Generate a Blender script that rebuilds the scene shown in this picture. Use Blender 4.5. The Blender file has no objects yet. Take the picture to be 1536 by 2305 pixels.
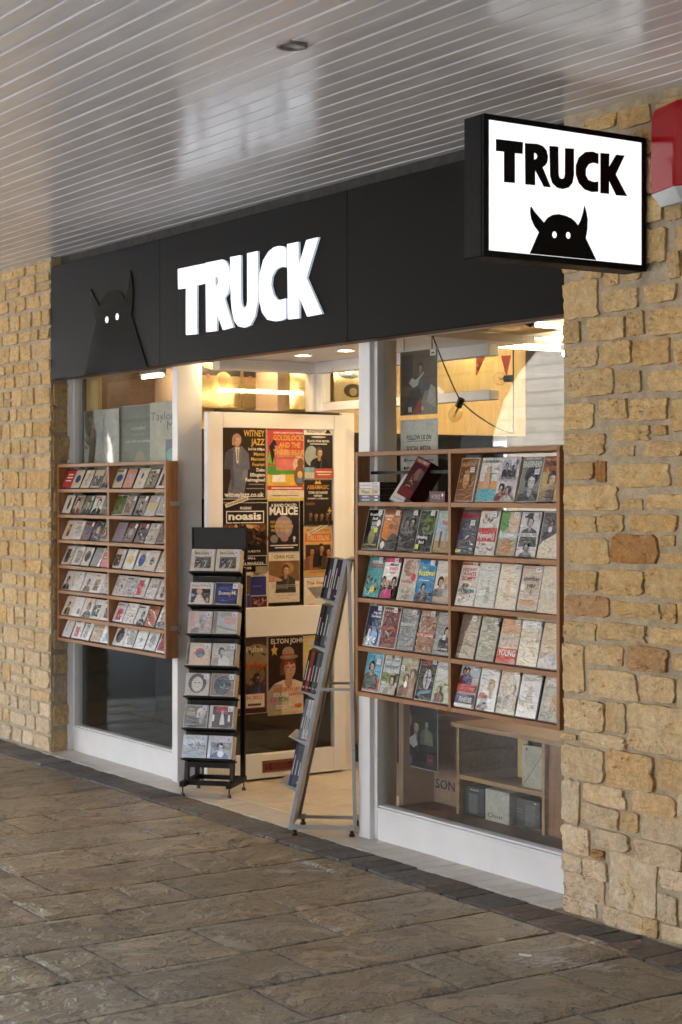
import bpy, bmesh, math, random
from mathutils import Vector, Matrix, noise
from mathutils.geometry import tessellate_polygon
rnd = random.Random(7)
S = bpy.context.scene
COL = S.collection
# ------------------------------------------------------------------ camera
F = 3900.0; CU = 768.0; HV = 1105.0            # focal length, principal column and horizon row of the survey
_n = math.hypot(2589, F)
FX, FY = -F/_n, 2589/_n
RX, RY = 2589/_n, F/_n
CAM = (5.259, -4.5448, 1.6)
cd = bpy.data.cameras.new('camera'); cam = bpy.data.objects.new('camera', cd); COL.objects.link(cam)
cam.matrix_world = Matrix(((RX, 0, -FX, CAM[0]), (RY, 0, -FY, CAM[1]), (0, 1, 0, CAM[2]), (0, 0, 0, 1)))
cd.sensor_fit = 'AUTO'; cd.sensor_width = 36; cd.lens = 36*F/2305
cd.shift_y = -47.5/2305
cd.clip_start = 0.05; cd.clip_end = 400
cd.dof.use_dof = True; cd.dof.focus_distance = 7.3; cd.dof.aperture_fstop = 6.3
S.camera = cam
# ------------------------------------------------------------------ world, sun, exposure
SUN_EL, SUN_AZ = math.radians(48), math.radians(20)     # from behind the shop, a little to the left
W = bpy.data.worlds.new('World'); S.world = W; W.use_nodes = True
nt = W.node_tree; bg = nt.nodes['Background']
sky = nt.nodes.new('ShaderNodeTexSky'); sky.sky_type = 'NISHITA'; sky.sun_disc = False
sky.sun_elevation = SUN_EL; sky.sun_rotation = -SUN_AZ
nt.links.new(sky.outputs[0], bg.inputs[0]); bg.inputs[1].default_value = 0.15
sl = bpy.data.lights.new('sun', 'SUN'); sl.energy = 3.2; sl.angle = math.radians(0.5); sl.color = (1, .97, .93)
so = bpy.data.objects.new('sun', sl); COL.objects.link(so)
sd = Vector((-math.sin(SUN_AZ)*math.cos(SUN_EL), math.cos(SUN_AZ)*math.cos(SUN_EL), math.sin(SUN_EL)))
so.rotation_euler = sd.to_track_quat('Z', 'Y').to_euler()
S.view_settings.view_transform = 'Standard'; S.view_settings.look = 'None'
EXP = 4.3; EM = 2**-EXP
S.view_settings.exposure = EXP; S.view_settings.gamma = 1; S.view_settings.use_curve_mapping = False
S.render.engine = 'CYCLES'
S.cycles.use_denoising = True
S.cycles.max_bounces = 10; S.cycles.diffuse_bounces = 5; S.cycles.glossy_bounces = 5; S.cycles.transparent_max_bounces = 16
S.cycles.sample_clamp_indirect = 6; S.cycles.caustics_reflective = False; S.cycles.caustics_refractive = False

# ------------------------------------------------------------------ survey helpers: photograph ray -> point on a real plane
def ray(u, v):
    a = (u-CU)/F
    return (FX+a*RX, FY+a*RY, (HV-v)/F)
def PY(u, v, y):
    d = ray(u, v); t = (y-CAM[1])/d[1]; return Vector((CAM[0]+t*d[0], y, CAM[2]+t*d[2]))
def PX(u, v, x):
    d = ray(u, v); t = (x-CAM[0])/d[0]; return Vector((x, CAM[1]+t*d[1], CAM[2]+t*d[2]))
def PZ(u, v, z):
    d = ray(u, v); t = (z-CAM[2])/d[2]; return Vector((CAM[0]+t*d[0], CAM[1]+t*d[1], z))

# ------------------------------------------------------------------ materials
MATS = {}
def srgb(r, g, b):
    f = lambda c: ((c/255+.055)/1.055)**2.4 if c > 10 else c/255/12.92
    return (f(r), f(g), f(b))
class N:
    def __init__(s, name):
        m = bpy.data.materials.new(name); m.use_nodes = True; s.m = m; s.t = m.node_tree
        s.b = s.t.nodes['Principled BSDF']; MATS[name] = m; s.out = s.t.nodes['Material Output']
    def n(s, ty, **k):
        x = s.t.nodes.new('ShaderNode'+ty)
        for a, v in k.items():
            if a.startswith('i_'): x.inputs[a[2:].replace('_', ' ')].default_value = v
            else: setattr(x, a, v)
        return x
    def l(s, a, b): s.t.links.new(a, b)
    def set(s, **k):
        for a, v in k.items(): s.b.inputs[a.replace('_', ' ')].default_value = v
    def noise(s, vec, scale, detail=4, rough=.6):
        x = s.n('TexNoise'); x.inputs['Scale'].default_value = scale; x.inputs['Detail'].default_value = detail
        x.inputs['Roughness'].default_value = rough
        if vec is not None: s.l(vec, x.inputs['Vector'])
        return x.outputs['Fac']
    def ramp(s, fac, lo, hi, a=0., b=1.):
        x = s.n('MapRange'); s.l(fac, x.inputs[0]); x.inputs[1].default_value = lo; x.inputs[2].default_value = hi
        x.inputs[3].default_value = a; x.inputs[4].default_value = b; return x.outputs[0]
    def mix(s, fac, a, b, mode='MIX'):
        x = s.n('Mix', data_type='RGBA', blend_type=mode)
        for i, v in ((0, fac), (6, a), (7, b)):
            if hasattr(v, 'links') or hasattr(v, 'is_output'): s.l(v, x.inputs[i])
            else: x.inputs[i].default_value = (*v, 1) if isinstance(v, tuple) else v
        return x.outputs[2]
    def mul(s, c, f, fac=1.):   # colour times a scalar socket
        return s.mix(fac, c, f, 'MULTIPLY')
    def math(s, op, a, b=0.):
        x = s.n('Math', operation=op)
        for i, v in ((0, a), (1, b)):
            if hasattr(v, 'is_output'): s.l(v, x.inputs[i])
            else: x.inputs[i].default_value = v
        return x.outputs[0]
    def bump(s, h, strength=.5, dist=.01, prev=None):
        x = s.n('Bump'); x.inputs['Strength'].default_value = strength; x.inputs['Distance'].default_value = dist
        s.l(h, x.inputs['Height'])
        if prev is not None: s.l(prev, x.inputs['Normal'])
        s.l(x.outputs[0], s.b.inputs['Normal']); return x.outputs[0]
    def pos(s): return s.n('NewGeometry').outputs['Position']
    def obj(s): return s.n('TexCoord').outputs['Object']
    def scaled(s, vec, sc, rot=None):
        x = s.n('Mapping'); s.l(vec, x.inputs[0]); x.inputs['Scale'].default_value = sc
        if rot: x.inputs['Rotation'].default_value = rot
        return x.outputs[0]
    def base(s, c):
        if isinstance(c, tuple): s.b.inputs['Base Color'].default_value = (*c, 1)
        else: s.l(c, s.b.inputs['Base Color'])

def plain(name, col, rough=.5, metal=0., spec=.5, wear=.12, scale=9., bump=0.):
    a = N(name); p = a.pos()
    f = a.ramp(a.noise(p, scale), .3, .7, 1-wear, 1+wear*.4)
    a.base(a.mul(col, f)); a.set(Roughness=rough, Metallic=metal, Specular_IOR_Level=spec)
    if wear > .05: r = a.ramp(a.noise(p, scale*3), .3, .7, rough*.85, min(1, rough*1.2)); a.l(r, a.b.inputs['Roughness'])
    if bump: a.bump(a.noise(p, 140, 3), bump, .002)
    return a.m
plain('white_paint', (.74, .745, .76), .33, wear=.07, scale=4, bump=.06)
plain('cream_paint', (.78, .74, .66), .35, wear=.06, scale=4, bump=.05)
plain('black_metal', (.0035, .0035, .004), .4, spec=.16, wear=.25, scale=20, bump=.04)
plain('grey_metal', (.36, .38, .41), .38, metal=.35, wear=.12, scale=14, bump=.04)
plain('sheet_metal', (.42, .41, .40), .34, metal=.75, wear=.15, scale=7, bump=.02)
plain('galvanised', (.32, .33, .34), .4, metal=.6, wear=.3, scale=60)
plain('fascia_board', (.0034, .0031, .0028), .5, spec=.08, wear=.03, scale=3, bump=.01)
plain('gloss_black', (.004, .004, .004), .035, spec=.22, wear=.1)
plain('sign_black', (.0025, .0025, .0027), .42, spec=.12, wear=.2, scale=6, bump=.03)
plain('dark_beam', (.03, .027, .022), .75, wear=.5, scale=12, bump=.3)
plain('black_plastic', (.012, .012, .012), .3, wear=.2)
plain('clear_edge', (.56, .52, .46), .18, wear=.2, scale=60)
plain('card_white', (.72, .70, .67), .5, wear=.05)
plain('shop_yellow', (.40, .30, .17), .6, wear=.12, scale=2)
plain('shop_pink', (.50, .34, .24), .6, wear=.2, scale=2)
plain('render_dark', (.018, .017, .016), .7, wear=.3, scale=3)
plain('red_plastic', (.36, .006, .009), .16, spec=.2, wear=.1)
plain('oxblood', (.10, .008, .006), .3)
plain('grey_plastic', (.46, .48, .49), .35, wear=.08)
plain('lamp_rim', (.33, .30, .29), .35, metal=.5, wear=.4, scale=70, bump=.2)
plain('cord_black', (.012, .011, .01), .5)
plain('brass', (.5, .36, .15), .3, metal=.8)
plain('asphalt', (.05, .05, .052), .85, wear=.4, scale=3, bump=.3)
plain('street_paving', (.36, .355, .35), .8, wear=.2, scale=2)
plain('roof_dark', (.06, .055, .05), .8, wear=.3)

def glass(name, tint, rough=0.0, ior=1.5):
    a = N(name); t = a.t; t.nodes.remove(a.b)
    tr = a.n('BsdfTransparent'); tr.inputs[0].default_value = (*tint, 1)
    g = a.n('BsdfGlossy'); g.inputs['Roughness'].default_value = rough
    fr = a.n('Fresnel'); bf = a.n('NewGeometry').outputs['Backfacing']; a.l(a.ramp(bf, 0, 1, ior, 1/ior), fr.inputs[0])   # same reflection from either face
    mx = a.n('MixShader'); a.l(fr.outputs[0], mx.inputs[0]); a.l(tr.outputs[0], mx.inputs[1]); a.l(g.outputs[0], mx.inputs[2])
    a.l(mx.outputs[0], a.out.inputs[0]); return a.m
glass('window_glass', (.93, .95, .94), .004)
glass('bulb_glass', (.97, .95, .9), .01)
def emit(name, col, st):
    a = N(name); a.base(col); a.set(Roughness=.35)
    a.b.inputs['Emission Color'].default_value = (*col, 1); a.b.inputs['Emission Strength'].default_value = st; return a.m
emit('letter_glow', (.84, .90, 1.), .95*EM)
emit('letter_side', (.80, .88, 1.), .34*EM)
emit('sign_glow', (.96, .98, 1.), 1.15*EM)
emit('tube_glow', (1., .80, .50), 60*EM)
emit('spot_glow', (1., .62, .28), 330*EM)
emit('strip_glow', (1., .74, .40), 150*EM)
emit('lens_dim', (.30, .16, .12), .0)

a = N('print'); at = a.n('Attribute', attribute_name='Col')          # flat print: colour from the artwork, faint mottling
o = a.obj(); f = a.math('MULTIPLY', a.ramp(a.noise(o, 60, 6, .75), .32, .68, .74, 1.16), a.ramp(a.noise(o, 14, 3), .3, .7, .82, 1.12))
a.base(a.mul(at.outputs['Color'], f, .8)); a.set(Roughness=.34, Specular_IOR_Level=.22)
a = N('wrap'); at = a.n('Attribute', attribute_name='Col')           # the same under crinkled film
o = a.obj(); f = a.ramp(a.noise(o, 60, 4, .6), .32, .68, .82, 1.12)
oi = a.n('ObjectInfo')
ov = a.n('VectorMath', operation='ADD'); a.l(o, ov.inputs[0])
rv = a.n('CombineXYZ'); rm = a.math('MULTIPLY', oi.outputs['Random'], 37.); a.l(rm, rv.inputs[0]); a.l(rm, rv.inputs[2]); a.l(rv.outputs[0], ov.inputs[1])
a.base(a.mul(at.outputs['Color'], f, .85)); a.set(Roughness=.2, Coat_Weight=.40, Coat_Roughness=.05, Specular_IOR_Level=.3)
wv = a.noise(a.scaled(ov.outputs[0], (9, 22, 9), (0, 0, .6)), 1.2, 2, .45)
rg = a.ramp(a.math('ABSOLUTE', a.math('SUBTRACT', wv, .5)), 0, .05, 1, 0)
a.bump(a.math('ADD', a.math('MULTIPLY', rg, .22), a.math('MULTIPLY', a.noise(a.scaled(ov.outputs[0], (1, 1.8, 1), (0, 0, .5)), 16, 2), .8)), .42, .016)
a = N('foil'); at = a.n('Attribute', attribute_name='Col')           # glossy record sleeves that mirror the tube
o = a.pos(); a.base(at.outputs['Color']); a.set(Roughness=.11, Metallic=.5)
a.bump(a.noise(a.scaled(o, (2, 3, 2)), 1.6, 2), .10, .03)

def stone_mat(name, dark=1.0):
    a = N(name); p = a.pos(); oi = a.n('ObjectInfo')
    c = oi.outputs['Color']
    big = a.ramp(a.noise(p, 11, 4), .35, .65)
    c = a.mix(a.math('MULTIPLY', big, .55), c, a.mul(c, (.98, .78, .52)))
    c = a.mul(c, a.ramp(a.noise(p, 30, 6, .75), .3, .7, .70, 1.20)); c = a.mul(c, a.ramp(a.noise(p, 150, 4, .7), .3, .7, .82, 1.14))
    pit = a.ramp(a.noise(a.scaled(p, (1, 1, 1.6)), 34, 6, .75), .56, .64)
    pit = a.math('MULTIPLY', pit, a.ramp(a.noise(p, 5.5, 3), .46, .60))
    c = a.mix(a.math('MULTIPLY', pit, .8), c, (.10, .075, .05))
    chalk = a.ramp(a.noise(p, 24, 5, .7), .60, .72)
    c = a.mix(a.math('MULTIPLY', chalk, .35), c, (.62, .56, .46))
    a.base(c); a.set(Roughness=.88, Specular_IOR_Level=.25)
    b = a.bump(a.noise(p, 30, 6, .7), .55, .012); b = a.bump(a.math('MULTIPLY', pit, -1), .6, .006, b); a.bump(a.noise(p, 260, 3), .35, .002, b)
stone_mat('stone')
a = N('mortar'); p = a.pos()
c = a.mul((.475, .395, .285), a.ramp(a.noise(p, 14, 5), .3, .7, .72, 1.15)); c = a.mul(c, a.ramp(a.noise(p, 160, 4), .3, .7, .8, 1.12))
cr = a.ramp(a.noise(a.scaled(p, (3, 3, 14)), 6, 6, .75), .60, .66)
c = a.mix(a.math('MULTIPLY', cr, .5), c, (.10, .075, .05))
a.base(c); a.set(Roughness=.92, Specular_IOR_Level=.2); b = a.bump(a.noise(p, 22, 5, .7), .6, .012); a.bump(a.noise(p, 180, 3), .3, .002, b)

a = N('sandstone'); oi = a.n('ObjectInfo'); p = a.pos()
vr = a.n('VectorRotate', rotation_type='Z_AXIS'); a.l(p, vr.inputs['Vector']); a.l(a.ramp(oi.outputs['Random'], 0, 1, -.35, .55), vr.inputs['Angle'])
of = a.n('CombineXYZ'); a.l(a.math('MULTIPLY', oi.outputs['Random'], 53.), of.inputs[2])
va = a.n('VectorMath', operation='ADD'); a.l(vr.outputs[0], va.inputs[0]); a.l(of.outputs[0], va.inputs[1])
v = va.outputs[0]
warp = a.noise(v, 3.2, 4)
wx = a.n('CombineXYZ'); a.l(a.math('MULTIPLY', warp, .48), wx.inputs[0]); vw = a.n('VectorMath', operation='ADD'); a.l(v, vw.inputs[0]); a.l(wx.outputs[0], vw.inputs[1]); vv = vw.outputs[0]
lay = a.noise(a.scaled(vv, (7.5, 1.7, 4)), 1.5, 6, .6)                 # long riven layers
fine = a.noise(a.scaled(vv, (26, 3.2, 8)), 2.0, 6, .66)
c = oi.outputs['Color']
c = a.mul(c, a.ramp(lay, .3, .7, .66, 1.24)); c = a.mul(c, a.ramp(fine, .3, .7, .58, 1.3))
c = a.mix(a.math('MULTIPLY', a.ramp(a.noise(v, 2.4, 4), .45, .7), .5), c, a.mul(c, (1.03, .90, .78)))
edge = a.ramp(a.math('ABSOLUTE', a.math('SUBTRACT', lay, .52)), 0, .022, 1, 0)
c = a.mix(a.math('MULTIPLY', edge, .8), c, (.036, .030, .026))
iso = a.noise(v, 3.4, 6, .62); ctr = a.ramp(a.math('ABSOLUTE', a.math('SUBTRACT', iso, .47)), 0, .012, 1, 0)
c = a.mix(a.math('MULTIPLY', ctr, .55), c, (.40, .36, .30)); dk2 = a.ramp(a.math('ABSOLUTE', a.math('SUBTRACT', iso, .56)), 0, .012, 1, 0); c = a.mix(a.math('MULTIPLY', dk2, .6), c, (.05, .042, .035))
st = a.math('MULTIPLY', a.ramp(a.noise(a.scaled(p, (9, 2.2, 3)), 1.9, 6, .75), .61, .68), a.ramp(a.noise(p, .9, 2), .50, .62))
c = a.mix(a.math('MULTIPLY', st, .55), c, (.42, .40, .37))             # chalky bloom and scuffs
def blot(c, u, v, sx, sy, ang, amt):                                   # a chalky scuff with a shape of its own
    q = PZ(u, v, 0); m = a.n('Mapping', vector_type='TEXTURE'); a.l(p, m.inputs[0]); m.inputs['Location'].default_value = (q.x, q.y, 0); m.inputs['Rotation'].default_value = (0, 0, ang); m.inputs['Scale'].default_value = (sx, sy, 9)
    ln = a.n('VectorMath', operation='LENGTH'); a.l(m.outputs[0], ln.inputs[0])
    w = a.math('ADD', ln.outputs['Value'], a.ramp(a.noise(a.scaled(p, (30, 11, 5)), 1.6, 6, .75), .35, .65, 1.0, -.75))
    return a.mix(a.math('MULTIPLY', a.ramp(w, .75, .45), amt), c, (.56, .54, .52))
for B in ((690, 1940, .13, .05, .3, .75), (715, 1958, .10, .04, 1.2, .8), (640, 1962, .10, .06, .5, .6), (1290, 2128, .20, .035, 1.5, .7), (1230, 2160, .12, .10, .4, .65), (1330, 2172, .13, .07, .2, .6), (1130, 2112, .05, .03, 0, .6), (480, 1873, .16, .10, .3, .4)): c = blot(c, *B)
c = a.mul(c, a.ramp(a.noise(p, 110, 4), .3, .7, .8, 1.15))
a.base(c); a.set(Specular_IOR_Level=.5); a.l(a.ramp(fine, .3, .7, .24, .50), a.b.inputs['Roughness'])
stp = a.math('ADD', a.math('ADD', a.math('MULTIPLY', a.ramp(lay, .38, .62), .7), a.math('MULTIPLY', fine, .5)), a.math('MULTIPLY', a.ramp(iso, .44, .50), .5))
b = a.bump(stp, .8, .014); a.bump(a.noise(p, 150, 3), .3, .002, b)
a = N('grout'); p = a.pos(); a.base(a.mul((.17, .16, .145), a.ramp(a.noise(p, 60, 5, .7), .3, .7, .35, 1.6))); a.set(Roughness=.9); a.bump(a.noise(p, 130, 4), .8, .004)
a = N('edging_brick'); p = a.pos(); oi = a.n('ObjectInfo'); c = a.mul(oi.outputs['Color'], a.ramp(a.noise(p, 35, 6, .7), .3, .7, .6, 1.3))
c = a.mix(a.math('MULTIPLY', a.ramp(a.noise(p, 7, 5, .7), .56, .7), .5), c, (.30, .28, .26)); a.base(c); a.set(Roughness=.8); a.bump(a.noise(p, 60, 5), .6, .006)
a = N('floor_tile'); p = a.pos(); oi = a.n('ObjectInfo'); c = a.mul(oi.outputs['Color'], a.ramp(a.noise(p, 12, 5), .3, .7, .88, 1.05))
c = a.mix(a.math('MULTIPLY', a.ramp(a.noise(p, 5, 6, .7), .58, .72), .3), c, (.35, .29, .22)); a.base(c); a.set(Roughness=.38); a.bump(a.noise(p, 40, 4), .12, .003)
a = N('plank_paint'); p = a.pos(); oi = a.n('ObjectInfo')
c = a.mul((.85, .835, .82), a.ramp(oi.outputs['Random'], 0, 1, .94, 1.03)); c = a.mul(c, a.ramp(a.noise(a.scaled(p, (.6, 4, 1)), 3, 5), .3, .7, .9, 1.04))
ch = a.ramp(a.noise(a.scaled(p, (2, 9, 2)), 6, 6, .8), .70, .74); c = a.mix(a.math('MULTIPLY', ch, .55), c, (.30, .25, .20))
a.base(c); a.set(Specular_IOR_Level=.5); a.l(a.ramp(a.noise(p, 9, 3), .3, .7, .15, .25), a.b.inputs['Roughness'])
a.bump(a.noise(a.scaled(p, (3, 16, 3)), 2.0, 4), .10, .006)
def wood(name, c1, c2, rough=.45, ax=(2.2, 26, 26)):
    a = N(name); p = a.pos(); oi = a.n('ObjectInfo')
    g = a.noise(a.scaled(p, ax), 1.6, 6, .62)
    c = a.mix(a.ramp(g, .34, .66), c1, c2); c = a.mul(c, a.ramp(a.noise(a.scaled(p, tuple(k*3 for k in ax)), 2, 4), .3, .7, .8, 1.1))
    c = a.mul(c, a.ramp(oi.outputs['Random'], 0, 1, .88, 1.08))
    a.base(c); a.l(a.ramp(g, .3, .7, rough, rough*1.3), a.b.inputs['Roughness']); a.bump(g, .15, .003)
wood('rack_wood', (.245, .105, .036), (.36, .175, .070))
wood('rack_wood_up', (.235, .098, .033), (.35, .165, .064), ax=(26, 26, 2.2))
wood('oak', (.36, .20, .085), (.47, .29, .13))
wood('pine', (.56, .38, .15), (.66, .48, .22), ax=(24, 24, 2))
wood('dark_wood', (.12, .055, .024), (.20, .095, .042), ax=(2, 20, 20))
a = N('ashlar'); p = a.pos(); br = a.n('TexBrick'); mp = a.n('CombineXYZ'); sx = a.n('SeparateXYZ'); a.l(p, sx.inputs[0]); a.l(sx.outputs[0], mp.inputs[0]); a.l(sx.outputs[2], mp.inputs[1]); a.l(mp.outputs[0], br.inputs['Vector'])
br.inputs['Scale'].default_value = 1; br.inputs['Brick Width'].default_value = .38; br.inputs['Row Height'].default_value = .21; br.inputs['Mortar Size'].default_value = .012
br.inputs['Color1'].default_value = (.31, .27, .21, 1); br.inputs['Color2'].default_value = (.37, .33, .265, 1); br.inputs['Mortar'].default_value = (.20, .17, .135, 1)
a.base(a.mul(br.outputs[0], a.ramp(a.noise(p, 30, 5), .3, .7, .75, 1.1))); a.set(Roughness=.9)
plain('house_glass', (.03, .035, .04), .05, wear=.1)

# ------------------------------------------------------------------ mesh builder
_glyph = {}
def glyphs(s, bold):
    k = (s, bold)
    if k not in _glyph:
        cu = bpy.data.curves.new('txt', 'FONT'); cu.body = s; cu.size = 1; cu.resolution_u = 2; cu.offset = bold; cu.fill_mode = 'FRONT'
        ob = bpy.data.objects.new('txt', cu); COL.objects.link(ob)
        dg = bpy.context.evaluated_depsgraph_get(); me = ob.evaluated_get(dg).to_mesh()
        vs = [tuple(v.co[:2]) for v in me.vertices]; fs = [tuple(p.vertices) for p in me.polygons]
        ob.evaluated_get(dg).to_mesh_clear(); bpy.data.objects.remove(ob); bpy.data.curves.remove(cu)
        _glyph[k] = (vs, fs)
    return _glyph[k]
class MB:
    def __init__(s, M=None):
        s.v = []; s.f = []; s.c = []; s.m = []; s.M = M or Matrix(); s.mats = []; s.cm = 0; s.layer = 0; s.clip = None
    def use(s, name):
        if name not in s.mats: s.mats.append(name)
        s.cm = s.mats.index(name); return s
    def add(s, pts, faces, col=(1, 1, 1)):
        if s.clip: w, h = s.clip; pts = [(min(max(p[0], .002), w-.002), min(max(p[1], .002), h-.002), p[2]) for p in pts]
        k = len(s.v); s.v += [s.M @ Vector(p) for p in pts]
        for f in faces: s.f.append([k+i for i in f]); s.c.append(col); s.m.append(s.cm)
        return s
    def box(s, a, b, col=(1, 1, 1)):
        x0, y0, z0 = (min(a[i], b[i]) for i in range(3)); x1, y1, z1 = (max(a[i], b[i]) for i in range(3))
        return s.add([(x0,y0,z0),(x1,y0,z0),(x1,y1,z0),(x0,y1,z0),(x0,y0,z1),(x1,y0,z1),(x1,y1,z1),(x0,y1,z1)],
                     [(0,3,2,1),(4,5,6,7),(0,1,5,4),(1,2,6,5),(2,3,7,6),(3,0,4,7)], col)
    def cyl(s, p, q, r, n=10, r2=None, col=(1, 1, 1), cap=True):
        p, q = Vector(p), Vector(q); r2 = r if r2 is None else r2; d = (q-p).normalized()
        a = d.orthogonal().normalized(); b = d.cross(a); pts = []
        for c, rr in ((p, r), (q, r2)):
            pts += [c+(a*math.cos(2*math.pi*i/n)+b*math.sin(2*math.pi*i/n))*rr for i in range(n)]
        fs = [(i, (i+1) % n, n+(i+1) % n, n+i) for i in range(n)]
        if cap: fs += [tuple(range(n-1, -1, -1)), tuple(range(n, 2*n))]
        return s.add(pts, fs, col)
    def bar(s, p, q, w, h=None, up=(0, 0, 1), col=(1, 1, 1)):       # rectangular bar from p to q
        p, q = Vector(p), Vector(q); h = h or w; d = (q-p).normalized(); a = d.cross(Vector(up))
        if a.length < 1e-4: a = d.cross(Vector((0, 1, 0)))
        a.normalize(); b = a.cross(d); pts = []
        for c in (p, q):
            for sx, sy in ((-1,-1),(1,-1),(1,1),(-1,1)): pts.append(c+a*w*.5*sx+b*h*.5*sy)
        return s.add(pts, [(0,1,2,3),(7,6,5,4),(0,4,5,1),(1,5,6,2),(2,6,7,3),(3,7,4,0)], col)
    def tube(s, path, r, n=8, col=(1, 1, 1)):
        for p, q in zip(path, path[1:]): s.cyl(p, q, r, n, col=col)
        return s
    def sphere(s, c, r, n=12, k=8, sc=(1, 1, 1), col=(1, 1, 1)):
        pts = [(c[0], c[1], c[2]+r*sc[2])]
        for j in range(1, k):
            th = math.pi*j/k
            pts += [(c[0]+r*sc[0]*math.sin(th)*math.cos(2*math.pi*i/n), c[1]+r*sc[1]*math.sin(th)*math.sin(2*math.pi*i/n), c[2]+r*sc[2]*math.cos(th)) for i in range(n)]
        pts.append((c[0], c[1], c[2]-r*sc[2])); fs = [(0, 1+i, 1+(i+1) % n) for i in range(n)]
        for j in range(k-2):
            for i in range(n): fs.append((1+j*n+i, 1+(j+1)*n+i, 1+(j+1)*n+(i+1) % n, 1+j*n+(i+1) % n))
        L = len(pts)-1; fs += [(L, 1+(k-2)*n+(i+1) % n, 1+(k-2)*n+i) for i in range(n)]
        return s.add(pts, fs, col)
    def solid(s, outer, holes, n0, n1, col=(1, 1, 1)):             # polygon in (u,v) extruded from n0 (back) to n1 (front)
        loops = [outer]+holes; flat = [p for l in loops for p in l]
        tri = tessellate_polygon([[Vector((x, y, 0)) for x, y in l] for l in loops]); k = len(flat)
        def ccw(t):
            (x0, y0), (x1, y1), (x2, y2) = (flat[i] for i in t); return t if (x1-x0)*(y2-y0)-(x2-x0)*(y1-y0) > 0 else t[::-1]
        tri = [ccw(tuple(t)) for t in tri]; fs = [tuple(i for i in t) for t in tri]
        if n0 is None: return s.add([(x, y, n1) for x, y in flat], fs, col)
        area = lambda l: sum(l[i-1][0]*l[i][1]-l[i][0]*l[i-1][1] for i in range(len(l)))
        fs += [tuple(i+k for i in t[::-1]) for t in tri]; o = 0
        for li, l in enumerate(loops):
            n = len(l); fwd = (area(l) > 0) == (li == 0)
            for i in range(n):
                p, q = (o+i, o+(i+1) % n) if fwd else (o+(i+1) % n, o+i); fs.append((q, p, p+k, q+k))
            o += n
        return s.add([(x, y, n1) for x, y in flat]+[(x, y, n0) for x, y in flat], fs, col)
    # ---- flat print, u right, v up, n towards the reader
    def lay(s): s.layer += 1; return .0002*s.layer
    def rect(s, x0, y0, x1, y1, col): z = s.lay(); return s.add([(x0,y0,z),(x1,y0,z),(x1,y1,z),(x0,y1,z)], [(0,1,2,3)], col)
    def ell(s, cx, cy, rx, ry, col, n=14, rot=0):
        z = s.lay(); c, d = math.cos(rot), math.sin(rot)
        P = [(rx*math.cos(2*math.pi*i/n), ry*math.sin(2*math.pi*i/n)) for i in range(n)]
        return s.add([(cx+x*c-y*d, cy+x*d+y*c, z) for x, y in P], [tuple(range(n))], col)
    def pol(s, pts, col): return s.solid(list(pts), [], None, s.lay(), col)
    def text(s, t, x, y, h, col, w=None, al='l', bold=.012, rot=0, slant=0):
        vs, fs = glyphs(t, bold)
        if not vs: return s
        x0 = min(v[0] for v in vs); x1 = max(v[0] for v in vs); k = h/.70; kx = k if w is None else w/(x1-x0); W = (x1-x0)*kx
        ox = x-{'l': 0, 'c': W/2, 'r': W}[al]; z = s.lay(); c, d = math.cos(rot), math.sin(rot); P = []
        for vx, vy in vs:
            px, py = ox+(vx-x0)*kx+slant*vy*k-x, vy*k; P.append((x+px*c-py*d, y+px*d+py*c, z))
        return s.add(P, fs, col)
    def person(s, x, y, h, skin=(.5, .32, .22), cloth=(.03, .03, .04), hair=(.03, .02, .015), body=True):  # printed half figure, y = chest line, h = head height
        T = lambda c, k: tuple(q*k for q in c); mixc = lambda a, b, t: tuple(p*(1-t)+q*t for p, q in zip(a, b)); e = (x*91+y*57) % 1-.5
        s.pol([(x-h*1.1, y-h*1.5), (x+h*1.1, y-h*1.5), (x+h*1.0, y-h*.35), (x+h*.72, y-h*.08), (x+h*.26, y+h*.08), (x-h*.26, y+h*.08), (x-h*.72, y-h*.08), (x-h*1.0, y-h*.35)], cloth)
        s.pol([(x-h*1.1, y-h*1.5), (x-h*.35, y-h*1.5), (x-h*.3, y-h*.1), (x-h*.72, y-h*.08), (x-h*1.0, y-h*.35)], mixc(T(cloth, .6), (.1, .09, .08), .15))
        s.pol([(x+h*.1, y-h*1.2), (x+h*.22, y-h*1.2), (x+h*.34, y-h*.1), (x+h*.24, y)], mixc(cloth, (.4, .36, .32), .18))
        s.pol([(x-h*.17, y-h*.16), (x+h*.02, y-h*.3), (x+h*.18, y-h*.12), (x+h*.16, y+h*.3), (x-h*.16, y+h*.3)], T(skin, .66))
        s.ell(x-h*.02, y+h*.66, h*.40, h*.47, hair); s.pol([(x-h*.42, y+h*.3), (x-h*.40, y+h*.8), (x-h*.2, y+h*.8), (x-h*.28, y+h*.25)], hair)
        X = x+h*.03+e*h*.08
        s.ell(X, y+h*.54, h*.29, h*.40, T(skin, .62)); s.ell(X+h*.06, y+h*.55, h*.22, h*.36, skin); s.ell(X+h*.10, y+h*.66, h*.13, h*.14, mixc(skin, (.8, .7, .6), .25))
        s.pol([(X-h*.3, y+h*.72), (X-h*.2, y+h*1.0), (X+h*.22, y+h*.98), (X+h*.3, y+h*.70), (X+h*.16, y+h*.80), (X-h*.1, y+h*.84)], hair)
        dk = mixc(T(skin, .3), hair, .5)
        s.ell(X-h*.10, y+h*.60, h*.075, h*.032, dk, 8); s.ell(X+h*.15, y+h*.60, h*.07, h*.032, dk, 8); s.pol([(X+h*.02, y+h*.6), (X+h*.06, y+h*.6), (X+h*.09, y+h*.43), (X-h*.01, y+h*.43)], T(skin, .72)); s.ell(X+h*.04, y+h*.32, h*.10, h*.028, mixc(T(skin, .5), (.3, .05, .05), .3), 8); s.ell(X, y+h*.19, h*.16, h*.05, T(skin, .6), 8)
        return s
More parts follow.
